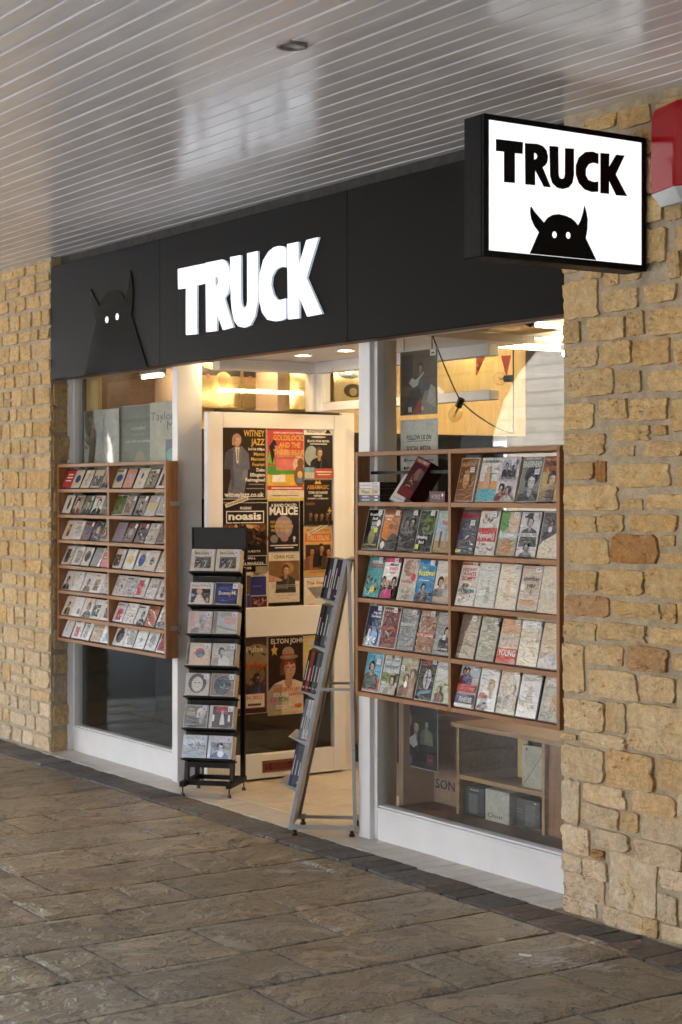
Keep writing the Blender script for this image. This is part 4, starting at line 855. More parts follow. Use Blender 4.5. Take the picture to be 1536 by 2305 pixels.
 (3,1): ('dark red film case crowded with small heads', D((.18,.05,.05), ('s',.1,.55,.9,.85,18,18,[(.4,.25,.2),(.1,.05,.05),(.3,.2,.18)]), ('t','WHITE',.5,.88,.05,.8,(.6,.5,.45)), ('r',0,.42,1,.5,(.35,.08,.07)), ('s',.05,.25,.95,.38,12,19,[(.4,.4,.4),(.2,.15,.15)]), price='2.00')),
 (3,2): ('crinkled silver grey film case titled FREEDOM', D((.26,.27,.28), ('s',.05,.1,.95,.9,20,20,[(.45,.46,.47),(.12,.13,.15),(.34,.36,.4)]), ('t','FREEDOM',.5,.58,.07,.84,(.62,.62,.62)), ('t','AIM',.5,.1,.08,.7,(.4,.4,.42)), price='2.00')),
 (3,3): ('flame coloured film case with a red title band', D((.32,.20,.14), ('s',.05,.5,.95,.9,16,21,[(.5,.5,.5),(.3,.05,.05),(.55,.4,.3)]), ('r',0,.36,1,.48,(.45,.08,.06)), ('t','TOTAL CARNAGE',.5,.38,.06,.9,W_), ('s',0,.03,1,.3,14,22,[(.55,.28,.08),(.4,.1,.05),(.6,.45,.2)]), price='2.00')),
 (3,4): ('grey film case with a man in a dark jacket', D((.28,.28,.28), ('t','SOUL',.5,.72,.14,.86,(.40,.40,.40)), ('p',.62,.42,.22,(.4,.32,.27),(.04,.04,.05)), ('r',.5,.35,.66,.48,(.5,.54,.6)), ('t','A MY OWN',.5,.12,.05,.7,W_))),
 (3,5): ('crumpled film wrapped case with a half hidden dark cover', D((.20,.15,.12), ('q',[(.2,0),(1,0),(1,1),(.55,1),(.3,.5)],(.48,.42,.34)), ('s',.3,.1,.95,.9,12,23,[(.6,.54,.44),(.3,.26,.2),(.4,.36,.3)]), price='2.00', px=.7)),
 (3,6): ('crumpled pale green and cream wrapped case', D((.44,.44,.36), ('s',.05,.05,.95,.95,26,24,[(.6,.58,.5),(.28,.30,.24),(.5,.46,.36),(.36,.38,.33)]), price='2.00', px=.9,py=.84)),
 (3,7): ('orange banded film case with the word YOUNG in white', D((.60,.50,.40), ('r',0,.68,1,1,(.60,.33,.17)), ('r',0,0,1,.34,(.56,.10,.05)), ('t','YOUNG',.5,.18,.13,.84,W_), ('t','WHILE WE ARE',.5,.74,.08,.8,(.66,.48,.32)), ('s',.1,.36,.9,.66,12,25,[(.66,.6,.5),(.48,.42,.34)]), price='2.00', px=.82)),
 (3,8): ('creased ivory wrapped case', D((.62,.56,.44), ('s',.05,.05,.95,.95,22,26,[(.70,.66,.56),(.48,.43,.34),(.55,.48,.36)]), price='2.00', px=.84)),
 (3,9): ('peach film case with the title GREATEST', D((.56,.44,.31), ('t','GREATEST',.55,.46,.07,.7,(.66,.58,.36)), ('t','SHOW',.6,.38,.07,.6,(.66,.58,.36)), ('s',.05,.05,.95,.34,14,27,[(.5,.46,.46),(.4,.32,.3),(.6,.5,.4)]), ('e',.75,.8,.3,.14,(.66,.55,.4)))),
 (4,0): ('sky blue film case with a man on grass and a red yellow foot', D((.12,.36,.52), ('t','UNTITLED',.5,.88,.09,.86,(.25,.6,.7)), ('r',0,.02,1,.34,(.44,.10,.08)), ('s',.05,.2,.6,.34,6,28,[(.58,.52,.12),(.5,.2,.08)]), ('p',.42,.46,.26,K['sk'],(.06,.08,.07)), price='2.00', px=.82,py=.74)),
 (4,1): ('white topped film case with a ranger in a wide hat', D((.46,.50,.50), ('t','BURT LANCASTER',.5,.80,.045,.84,(.12,.12,.14)), ('t','Sandpiper!',.5,.64,.09,.86,(.10,.10,.12)), ('e',.5,.91,.12,.05,(.2,.15,.08)), ('r',0,.3,1,.52,(.12,.20,.06)), ('s',0,.02,.9,.32,14,29,[(.3,.2,.1),(.55,.5,.4),(.15,.12,.08)]), ('p',.72,.2,.26,K['sk'],(.46,.43,.36)), ('e',.72,.5,.25,.025,(.3,.24,.14)), price='2.00')),
 (4,2): ('sepia green film case with two people leaning together, the title GREENE LOVER', D((.34,.32,.20), ('t','GREENE LOVER',.5,.80,.09,.86,(.45,.47,.36)), ('p',.45,.3,.24,K['sk'],(.30,.12,.06)), ('p',.8,.4,.26,K['sk'],(.36,.25,.16),(.12,.07,.03)), ('e',.5,.3,.1,.08,W_), price='2.00', px=.2,py=.68)),
 (4,3): ('black film case with a pale face split by light', D(BK, ('e',.55,.50,.22,.24,(.42,.43,.46)), ('r',.50,.1,.56,.85,BK), ('e',.5,.54,.08,.03,BK), ('e',.68,.54,.06,.03,BK), ('q',[(.1,.1),(.8,.2),(.9,.26),(.3,.22)],(.14,.24,.42)), ('t','COMA',.4,.82,.09,.56,(.45,.03,.03)), ('t','OLIVER',.5,.94,.03,.5,W_), price='2.00', px=.82)),
 (4,4): ('pale green film case with figures on a meadow', D((.40,.46,.34), ('r',0,.52,1,1,(.52,.55,.54)), ('t','ANDREW',.5,.78,.08,.8,(.25,.25,.45)), ('s',.0,.05,1,.48,14,30,[(.22,.30,.12),(.36,.40,.24),(.12,.10,.08)]), ('p',.35,.24,.14,K['sk'],(.2,.08,.06)))),
 (4,5): ('red white and blue film case with two heads at the top', D((.52,.44,.46), ('r',0,.68,1,1,(.40,.46,.56)), ('p',.22,.72,.16,K['sk'],(.4,.05,.05)), ('p',.42,.74,.15,K['sk'],(.1,.1,.2)), ('r',0,.34,1,.52,(.50,.09,.08)), ('r',0,.08,1,.3,(.10,.10,.22)), ('t','FINESSE',.58,.13,.11,.66,(.55,.58,.42)), ('r',0,0,1,.07,W_), price='2.00', px=.84)),
 (4,6): ('white film case with a blonde woman in white', D((.62,.61,.60), ('p',.66,.38,.3,K['sk'],(.66,.66,.66),(.42,.30,.13)), ('r',.1,.7,.4,.72,(.1,.3,.4)), ('r',.1,.78,.4,.8,(.1,.3,.4)), ('t','Alfie',.3,.28,.12,.45,(.50,.07,.05)), ('s',.05,.03,.6,.2,7,31,[(.4,.2,.1),(.1,.1,.2)]), price='2.00', px=.8)),
 (4,7): ('faded tan film case with ghostly faces', D((.50,.43,.32), ('p',.30,.4,.18,(.58,.5,.4),(.44,.38,.3),(.4,.34,.26)), ('p',.72,.45,.22,(.58,.5,.4),(.40,.34,.27),(.4,.34,.26)), ('t','PIRATES',.5,.16,.06,.8,(.62,.56,.46)), price='2.00', px=.86)),
 (4,8): ('pale sky film case with a winged figure over snow', D((.52,.52,.55), ('r',0,0,1,.32,(.68,.67,.66)), ('q',[(.3,.32),(.7,.32),(.55,.72),(.5,.72)],(.34,.30,.26)), ('q',[(.1,.56),(.5,.60),(.9,.64),(.5,.54)],(.40,.35,.30)), ('s',.1,.24,.9,.36,12,32,[(.42,.36,.26),(.6,.56,.5)]), ('t','GREAT WHITE',.5,.80,.06,.7,(.60,.50,.44)), price='2.00', px=.8)),
 (4,9): ('grey green film case titled the Priso', D((.42,.41,.36), ('t','the',.45,.86,.07,.34,W_), ('t','Priso',.48,.76,.11,.66,W_), ('e',.45,.42,.26,.18,(.50,.46,.38)), ('e',.62,.36,.16,.2,(.52,.34,.22)), ('s',.1,.05,.9,.3,9,33,[(.5,.5,.46),(.3,.3,.27)]))),
}
ROWN = ['top', 'second', 'third', 'fourth', 'bottom']
tilt = math.radians(13.5)
def lean(x, y, z, tl, yaw=0.):
    U = Vector((math.cos(yaw), math.sin(yaw), 0)); Nn = Vector((math.sin(yaw)*math.cos(tl), -math.cos(yaw)*math.cos(tl), math.sin(tl))); V = Nn.cross(U)
    return frame((x, y, z), U, V)
r = random.Random(4)
for (row, pl), (lab, art) in FILMS.items():
    bay, i = divmod(pl, 5); xb = (-1.294, -.592)[bay]; x = xb+.006+i*.1345+r.uniform(-.003, .003)
    z = (RZ[row+1] if row < 4 else RZ[5]+.02)+.001
    disc_case('film_case', lab+', '+ROWN[row]+' shelf', 'film case', .129, .1885, .0165, art, lean(x, -.086+r.uniform(-.003, .002), z+.0145*math.sin(tilt), tilt+r.uniform(-.02, .02), r.uniform(-.03, .03)), group='film cases in the oak rack', edge='clear_edge' if r.random() < .3 else 'black_plastic')
# ---- the pile and the boxed set in the top left bay
pile = [('dark teal and white', .0145, (.05, .16, .20), 'BRAVEHEART'), ('purple striped', .0145, (.10, .08, .18), 'HAPPY'), ('thick cream', .030, (.56, .48, .34), 'Pirates'), ('white second from the top', .0145, (.62, .61, .62), '18'), ('white uppermost', .0145, (.64, .64, .66), 'et')]
z = RZ[1]+.001
for lab, d, c, tx in pile:
    b = MB().use('black_plastic').box((-1.322+.002, -.094, z), (-1.13, -.094+.128, z+d-.0006))
    b.M = frame((-1.321, -.0942, z), X3, Z3); b.use('print'); b.layer = 0; sp = .19
    b.rect(0, .0005, sp, d-.001, c); b.text(tx, .05 if len(tx) > 2 else .012, d*.25, d*.5, W_ if c[0] < .3 else BK, min(.06, .011*len(tx)), 'l'); b.rect(.135, d*.2, .142, d*.8, (.45, .05, .05)); b.rect(.15, d*.3, .175, d*.7, tuple(k*.5 for k in c) if c[0] > .3 else W_)
    b.M = Matrix(); o = tag(b.build('film_case'), lab+' film case lying in the pile on the top shelf', 'film case', 'film cases lying in a pile'); z += d
def boxset(lab, x, y, z, tl, rz, w, h, d, c, tt):
    b = MB().use('print'); b.box((0, 0, -d), (w, h, 0), tuple(k*.5 for k in c)); D(c, *tt)(b, w, h)
    o = b.build('box_set'); M = lean(x, y, z, tl)
    o.matrix_world = M @ Matrix.Rotation(rz, 4, 'Z'); tag(o, lab, 'box set')
boxset('white faced box set leaning behind the dark red one on the top shelf', -1.075, -.082, RZ[1]+.012, math.radians(30), math.radians(-14), .12, .16, .03, (.6, .58, .56), [('r', .1, .1, .9, .12, K['gy']), ('t', 'T', .3, .6, .2, .2, K['gy'])])
boxset('dark red box set titled TREATMENT tipped over on the top shelf', -1.005, -.090, RZ[1]+.040, math.radians(26), math.radians(-16), .125, .19, .075, (.055, .012, .016), [('r', 0, .86, 1, 1, (.22, .02, .03)), ('t', 'TREATMENT', .5, .885, .07, .86, (.60, .52, .50)), ('e', .6, .6, .2, .16, (.26, .12, .07)), ('e', .82, .6, .13, .14, (.10, .09, .10)), ('s', .3, .25, .7, .55, 8, 40, [(.45, .3, .12), (.1, .05, .05)]), ('r', 0, 0, 1, .2, (.16, .015, .02))])
b = MB().use('print'); b.box((0, 0, -.1), (.112, .046, 0), (.06, .015, .02)); D((.07, .02, .025), ('t', 'MORSE', .42, .28, .42, .56, (.35, .27, .27)), ('e', .84, .65, .06, .16, W_), ('e', .84, .3, .05, .12, (.5, .05, .05)))(b, .112, .046)
o = b.build('box_set'); o.matrix_world = frame((-.758, -.093, RZ[1]+.001), X3, Z3); tag(o, 'small maroon box set lying on its side against the rack divider', 'box set')

# ---- compact discs of the left rack
def cd_art(rg, pal):
    bg = rg.choice(pal); t = rg.random(); ops = []
    if t < .3: ops = [('p', rg.uniform(.35, .65), .3, rg.uniform(.34, .5), rg.choice([K['sk'], K['gy'], K['pp']]), rg.choice([BK, K['dg'], K['br']]))]
    elif t < .5: ops = [('e', .5, .5, rg.uniform(.18, .36), rg.uniform(.18, .36), rg.choice([K['dg'], K['br'], K['go'], K['b'], K['gy']]))]
    elif t < .75: ops = [('s', .1, .1, .9, .9, 16, rg.random(), [rg.choice(pal), K['dg'], rg.choice([K['br'], K['tan'], K['r'], K['dgn']]), W_])]
    else: ops = [('r', rg.uniform(0, .4), .1, rg.uniform(.55, .95), rg.uniform(.6, .9), rg.choice([K['dg'], K['br'], K['r'], K['lb'], K['gy']])), ('s', .2, .2, .8, .7, 7, rg.random(), [K['dg'], W_, K['tan']])]
    if rg.random() < .5: ops.append(('r', .1, .86, rg.uniform(.5, .85), .91, rg.choice([BK, W_, K['r']])))
    if rg.random() < .6: ops.append(('r', .74, .74, .96, .95, (.66, .68, .74)))
    return D(bg, *ops)
PALS = [[(.30,.24,.16),(.22,.2,.16),(.5,.42,.3)], [(.5,.48,.44),(.3,.25,.2),(.16,.2,.12)], [(.5,.46,.42),(.2,.12,.1),(.12,.1,.1),(.24,.22,.2)], [(.58,.56,.55),(.5,.44,.38),(.62,.6,.58)], [(.5,.46,.45),(.44,.38,.34),(.4,.4,.42),(.6,.57,.52)], [(.62,.6,.6),(.56,.56,.56),(.6,.5,.42),(.52,.52,.55)], [(.6,.6,.6),(.5,.55,.58),(.6,.55,.48),(.42,.3,.2)]]
PLN = ['first', 'second', 'third', 'fourth', 'fifth']; RWN = ['top', 'second', 'third', 'middle', 'fifth', 'sixth', 'bottom']
SPEC = {(0,0): ('red case with white lettering', D((.42,.035,.04), ('r',.25,.72,.8,.78,W_), ('r',.25,.55,.85,.61,W_), ('r',.2,.38,.8,.43,W_))), (0,6): ('pink case with a round blue mark', D((.50,.24,.17), ('e',.5,.6,.2,.12,(.3,.35,.45)), ('e',.5,.2,.08,.07,(.3,.2,.2)))), (0,7): ('cream case with a small black bird', D((.55,.48,.40), ('e',.5,.62,.09,.16,K['dg']), ('e',.5,.25,.08,.1,(.4,.35,.1)))), (0,9): ('white case with a red haired dancer', D((.55,.53,.5), ('r',.2,.1,.95,.75,BK), ('e',.55,.45,.12,.3,(.4,.12,.05)), ('r',.45,.1,.7,.4,(.5,.25,.12)))),
        (1,0): ('white case with a dark standing figure', D((.56,.52,.47), ('e',.55,.5,.13,.3,K['dg']), ('e',.58,.78,.08,.08,K['dg']))), (1,5): ('leafy green case', D((.09,.13,.04), ('s',0,0,1,1,20,50,[(.15,.22,.06),(.05,.08,.02),(.3,.3,.12)]))), (2,0): ('cream case with a narrow brown arch', D((.55,.47,.38), ('r',.35,.15,.68,.8,(.14,.08,.03)), ('e',.52,.55,.08,.15,(.4,.25,.08)))), (2,3): ('dark case with a golden face', D((.06,.04,.05), ('e',.55,.55,.18,.2,(.42,.24,.1)))), (2,5): ('plain mauve grey case', D((.24,.19,.22))),
        (3,3): ('steel grey case with a white curve', D((.24,.25,.26), ('q',[(.75,0),(1,0),(1,1),(.9,1),(.88,.5)],W_))), (3,4): ('red case crossed by white lines', D((.45,.08,.08), ('r',.1,.8,.9,.84,W_), ('r',.1,.5,.9,.53,W_), ('r',.1,.3,.9,.34,(.6,.3,.28)))), (5,0): ('cream case with a small dark portrait', D((.58,.50,.42), ('p',.5,.4,.28,K['sk'],(.12,.08,.05)))), (5,1): ('white case with a brown corner picture', D((.62,.62,.64), ('r',.6,.1,.9,.4,(.16,.1,.08)))), (5,8): ('orange and brown chequered case', D((.34,.09,.03), ('s',.1,.1,.9,.9,14,51,[(.5,.25,.08),(.15,.05,.03),(.4,.12,.05)]))), (6,0): ('white case with a red curl', D((.6,.6,.6), ('e',.4,.55,.12,.3,(.35,.05,.05)), ('e',.46,.5,.12,.3,(.6,.6,.6)))), (6,4): ('white case with blue triangles', D((.6,.62,.64), ('q',[(.2,.1),(.8,.1),(.5,.8)],(.2,.36,.55)))), (6,7): ('white case with a small blue bird', D((.62,.62,.63), ('e',.5,.45,.14,.12,(.2,.28,.36)))), (6,9): ('white bordered case with red brush strokes', D((.64,.62,.6), ('r',.08,.08,.92,.92,(.30,.05,.06)), ('s',.1,.1,.9,.9,12,52,[W_,(.4,.06,.06),(.2,.03,.04)])))}
def tone(c):
    m = max(c); return 'dark' if m < .13 else 'brown' if m < .33 and c[0] > c[2]*1.25 else 'grey' if m < .42 else 'cream' if c[0] > c[2]*1.12 else 'silvery white'
r = random.Random(11)
for row in range(7):
    for pl in range(10):
        bay, i = divmod(pl, 5); xb, xe = ((-4.519, DIVX-.011), (DIVX+.011, -3.141))[bay]; pt = (xe-xb-.012-.128)/4; x = xb+.006+i*pt+r.uniform(-.003, .003); tl = math.radians(23)+r.uniform(-.03, .03)
        z = (LZ[row+1] if row < 6 else LZ[7]+.02)+.001; rg = random.Random(row*31+pl*7+3)
        if (row, pl) in SPEC: lab, art = SPEC[(row, pl)]
        else:
            pal = [rg.choice(PALS[row])]+PALS[row][:1]; pal = [tuple(q*(.85 if pl > 4 and row < 3 else 1.) for q in c) for c in pal]; art = cd_art(rg, pal[:1]); lab = tone(pal[0])+' case'
        disc_case('disc_case', '%s, %s on the %s shelf, disc rack %s half' % (lab, PLN[i], RWN[row], ('left', 'right')[bay]), 'disc case', .128, .122, .010, art, lean(x, -.112, z+.004, tl, r.uniform(-.03, .03)), group='compact discs in the oak rack', edge='black_plastic' if r.random() < .6 else 'clear_edge')

# ================================================================== FREE STANDING RACKS
Mb = frame((-2.758, -.031, 0), Vector((.744, .668, 0)), Z3)            # u right, v up, n towards the reader
bs = thing('disc_stand', 'narrow black metal display stand with seven trays of compact discs in the shop doorway', 'display stand', M=Mb)
def bp_(m, name, mat='black_metal', bevel=.001): return m.build(name, bs, mat, bevel, world=False)
for s_ in (-1, 1):
    bp_(MB().box((s_*.128-.014, .05, -.13), (s_*.128+.014, .078, .145)), 'foot_rail')
    bp_(MB().box((s_*.128-.012, .0785, -.118), (s_*.128+.012, 1.19, -.094)), 'rear_upright')
    bp_(MB().bar((s_*.125, .079, .075), (s_*.125, 1.20, -.075), .028, .022, (1, 0, 0)), 'front_upright')
    for n_ in (-.118, .13):
        ft = MB().cyl((s_*.128, .0, n_), (s_*.128, .016, n_), .012, 12, .010).cyl((s_*.128, .016, n_), (s_*.128, .05, n_), .004, 8); ft.build('foot', bs, 'black_plastic', world=False)
bp_(MB().box((-.113, .055, .085), (.113, .08, .100)), 'cross_bar'); bp_(MB().box((-.113, .055, -.115), (.113, .078, -.10)), 'cross_bar')
bp_(MB().box((-.147, 1.235, -.095), (.160, 1.405, -.07)), 'header_board', bevel=.002)
hb = MB()
for a_, b_ in (((-.147, 1.235), (.160, 1.243)), ((-.147, 1.397), (.160, 1.405)), ((-.147, 1.243), (-.138, 1.397)), ((.151, 1.243), (.160, 1.397))): hb.box((a_[0], a_[1], -.0698), (b_[0], b_[1], -.062))
bp_(hb, 'header_rim'); bp_(MB().box((-.14, 1.19, -.09), (-.12, 1.236, -.075)).box((.11, 1.19, -.09), (.13, 1.236, -.075)), 'header_bracket')
TV = [1.165, .990, .838, .672, .515, .350, .195]
CDB = [
 (('grey case with a black and white band photograph', D((.50,.48,.46), ('r',.15,.1,.88,.66,(.10,.10,.10)), ('s',.18,.12,.86,.6,14,60,[(.4,.4,.4),(.6,.6,.6),(.03,.03,.03)]), ('t','Bad Comps',.5,.76,.12,.7,(.15,.15,.17)))), ('grey case with a black and white band photograph', None)),
 (('white bordered case of a singer with raised arms, Dusty', D((.64,.62,.60), ('r',.06,.04,.9,.72,(.035,.025,.025)), ('t','Dusty Springf',.45,.80,.09,.74,(.45,.22,.14)), ('e',.42,.58,.13,.13,K['sk']), ('q',[(.2,.04),(.75,.04),(.5,.44),(.34,.44)],(.62,.56,.54)), ('e',.78,.2,.06,.1,K['sk']), ('q',[(.06,.3),(.3,.4),(.06,.52)],(.25,.34,.55)))), ('blue case with the silver title Boney M', D((.02,.025,.10), ('e',.5,.5,.44,.44,(.025,.035,.17)), ('t','BoneyM.',.55,.44,.17,.76,(.55,.48,.40)), ('r',.76,.74,.96,.96,W_)))),
 (('pink case with a blue grey woman in profile', D((.58,.44,.42), ('p',.62,.3,.5,(.42,.44,.48),(.44,.42,.46),(.32,.36,.42)), ('r',0,0,.12,1,(.5,.42,.46)))), ('pale grey case with a faint pink panel', D((.44,.47,.49), ('r',.45,.45,.95,.75,(.54,.36,.35)), ('r',.25,.78,.9,.98,(.36,.37,.38)), ('r',0,0,.14,1,(.2,.2,.22)), ('q',[(.15,.3),(1,.1),(1,.16),(.15,.38)],(.25,.28,.32))))),
 (('peach case with a round multicoloured bird', D((.62,.48,.38), ('e',.56,.56,.2,.22,(.14,.16,.20)), ('e',.52,.64,.15,.07,(.34,.10,.12)), ('e',.6,.45,.12,.08,(.10,.26,.32)), ('q',[(.25,.55),(.4,.5),(.4,.6)],(.3,.12,.1)), ('r',0,0,.1,1,(.06,.06,.07)))), ('silver case with a seated singer in white', D((.44,.45,.46), ('p',.4,.42,.36,(.40,.40,.40),(.58,.58,.58),(.08,.08,.08)), ('t','JOAN',.76,.78,.08,.3,(.2,.2,.22)), ('t','BAEZ',.76,.68,.08,.3,(.2,.2,.22)), ('r',.95,0,1,1,BK)))),
 (('grey case with a smiling dark haired face', D((.48,.46,.44), ('e',.5,.55,.38,.44,(.10,.09,.08)), ('e',.5,.5,.24,.34,(.56,.54,.51)), ('r',.36,.56,.46,.6,K['dg']), ('r',.54,.56,.64,.6,K['dg']), ('q',[(.38,.34),(.62,.34),(.56,.28),(.44,.28)],(.66,.65,.63)))), ('case with a round night city picture', D((.22,.18,.17), ('e',.5,.48,.40,.46,(.46,.25,.18)), ('e',.5,.48,.37,.43,(.06,.09,.11)), ('s',.25,.3,.75,.55,12,61,[(.25,.35,.4),(.4,.3,.2),(.05,.05,.06)])))),
 (('grey case of a white haired man and yellow emblem', D((.20,.20,.19), ('p',.72,.3,.52,(.55,.54,.53),(.18,.18,.18),(.62,.62,.62)), ('e',.3,.66,.18,.18,(.5,.38,.14)), ('e',.3,.64,.14,.14,(.3,.3,.28)), ('r',.1,.1,.6,.13,(.55,.55,.55)))), ('case with a white dressed woman among dark suits', D((.10,.09,.09), ('r',.25,.7,.75,1,(.34,.06,.07)), ('q',[(.44,.15),(.66,.15),(.58,.66),(.5,.66)],(.66,.64,.62)), ('e',.54,.72,.06,.07,K['sk']), ('r',.12,.3,.2,.6,W_), ('r',.8,.3,.88,.6,W_), ('r',0,0,.12,1,(.5,.5,.52))))),
 (('misty case with the title GOLD', D((.30,.29,.26), ('r',0,.55,1,1,(.48,.50,.48)), ('s',.15,.5,.9,.74,8,62,[(.2,.18,.15),(.26,.24,.2)]), ('t','GOLD',.52,.32,.19,.78,(.50,.42,.26)))), ('black and white case of a woman holding flowers', D((.32,.32,.33), ('r',0,.72,1,1,(.55,.55,.60)), ('p',.5,.26,.4,(.62,.62,.62),(.10,.10,.10)), ('e',.55,.2,.14,.14,W_), ('s',.05,.3,.95,.66,8,63,[(.5,.5,.5),(.12,.12,.12)]), ('r',0,0,.12,1,(.55,.55,.58))))),
]
def nf(v): return .075-(v-.079)*(.15/1.121)
tbk = math.radians(17)
for i, tv in enumerate(TV):
    n0 = nf(tv)+.014; nb = n0+.004; nt_ = n0+.082
    m = MB().add([(-.133, tv-.012, nb), (.154, tv-.012, nb), (.154, tv+.010, nt_), (-.133, tv+.010, nt_), (-.133, tv-.020, nb), (.154, tv-.020, nb), (.154, tv+.004, nt_), (-.133, tv+.004, nt_)], [(0, 3, 2, 1), (4, 5, 6, 7), (0, 1, 5, 4), (1, 2, 6, 5), (2, 3, 7, 6), (3, 0, 4, 7)])
    bp_(m, 'tray', bevel=0); bp_(MB().box((-.112, tv-.05, n0-.006), (.112, tv-.021, n0+.003)), 'tray_back', bevel=0)
    bp_(MB().box((-.112, tv+.10, nf(tv+.1)-.002), (.112, tv+.125, nf(tv+.1)+.006)), 'back_bar', bevel=0)
    for s_ in range(2):
        lab, art = CDB[i][s_]; art = art or CDB[i][0][1]; u = (-.128, .012)[s_]
        for q in range(4):
            Mn = Mb @ frame((u+.0012*q, tv+.011-q*.0035+.001, n0+.074-q*.0125), X3, Vector((0, math.cos(tbk), -math.sin(tbk))))
            if q == 0:
                def art2(b, w, h, art=art): art(b, w, h); b.rect(w*.76, h*.74, w*.96, h*.96, (.60, .62, .74)); b.text('R', w*.86, h*.78, h*.12, (.2, .22, .4), al='c')
                disc_case('disc_case', lab+', '+('left' if s_ == 0 else 'right')+' side of the '+RWN[i]+' tray', 'disc case', .133, .119, .0102, art2, Mn, edge='clear_edge', group='front discs on the black stand')
            else:
                disc_case('disc_case', 'plain disc case filed behind the front disc, '+('left' if s_ == 0 else 'right')+' side of the '+RWN[i]+' tray', 'disc case', .133, .119, .0102, D((.4, .38, .35)), Mn, mat='print', edge='clear_edge', group='discs filed behind the front discs')
# ---- silver stand
Ms = frame((-1.575, -.077, 0), Vector((.76, -.65, 0)), Z3)
ss = thing('film_stand', 'leaning grey metal display stand with five trays of films in the shop doorway', 'display stand', M=Ms)
def sp_(m, name, mat='grey_metal', bevel=.001): return m.build(name, ss, mat, bevel, world=False)
B0, B1 = Vector((0, .030, .168)), Vector((0, 1.285, -.092)); pd = (B1-B0).normalized(); pn = Vector((0, pd[2]*-1, pd[1])); 
if pn[2] < 0: pn = -pn
def pf(u, t, n): return Vector((u, 0, 0))+B0+pd*t+pn*n
Lp = (B1-B0).length
sp_(MB().add([pf(-.125, 0, 0), pf(.125, 0, 0), pf(.125, Lp, 0), pf(-.125, Lp, 0), pf(-.125, 0, -.003), pf(.125, 0, -.003), pf(.125, Lp, -.003), pf(-.125, Lp, -.003)], [(0, 1, 2, 3), (7, 6, 5, 4), (0, 4, 5, 1), (1, 5, 6, 2), (2, 6, 7, 3), (3, 7, 4, 0)]), 'back_sheet', 'sheet_metal', 0)
for s_ in (-1, 1):
    sp_(MB().bar(pf(s_*.131, -.004, -.004), pf(s_*.131, Lp, -.004), .011, .02, pn), 'side_rail')
    sp_(MB().bar((s_*.131, .03, -.140), (s_*.131, 1.275, -.110), .012, .016, (0, 0, 1)), 'rear_leg')
    sp_(MB().box((s_*.131-.006, .03, -.132), (s_*.131+.006, .046, .160)), 'base_bar')
    ym = .68; sp_(MB().bar((s_*.131, ym, -.122), (s_*.131, ym, pf(0, (ym-.03)/pd[1], 0)[2]-.012), .010, .012, (0, 1, 0)), 'brace')
    for n_ in (-.125, .142):
        sp_(MB().box((s_*.131-.012, .028, n_-.014), (s_*.131+.010, .052, n_+.014)), 'foot_block'); MB().cyl((s_*.131, 0, n_), (s_*.131, .012, n_), .014, 12).cyl((s_*.131, .012, n_), (s_*.131, .03, n_), .009, 10).build('foot', ss, 'black_plastic', world=False)
    for v_, n_ in ((.96, -.105), (.40, -.123)): MB().cyl((s_*.131+.0061*s_, v_, n_-.012), (s_*.131+.0072*s_, v_, n_-.012), .003, 8).build('bolt', ss, 'black_plastic', world=False)
sp_(MB().bar((-.125, 1.28, -.104), (.125, 1.28, -.104), .014, .014), 'top_bar')
SV = [1.086, .868, .653, .435, .219]
SPN = [[(BK, 'black'), (K['dg'], 'charcoal'), ((.52, .55, .60), 'pale silver'), ((.05, .05, .055), 'black striped'), ((.07, .02, .12), 'purple')],
       [((.05, .04, .05), 'black'), ((.02, .02, .02), 'jet black'), ((.12, .12, .12), 'dark grey'), ((.25, .26, .28), 'grey')],
       [((.03, .03, .035), 'black lettered'), ((.40, .05, .03), 'bright red'), ((.02, .02, .02), 'black'), ((.13, .15, .16), 'slate'), ((.10, .11, .12), 'dark slate')],
       [((.20, .23, .32), 'blue grey'), ((.66, .68, .70), 'white'), ((.60, .66, .74), 'pale blue')],
       [((.06, .08, .24), 'royal blue'), ((.14, .15, .18), 'slate blue'), ((.12, .13, .15), 'steel')]]
r = random.Random(8); TRN = ['top', 'second', 'middle', 'fourth', 'bottom']
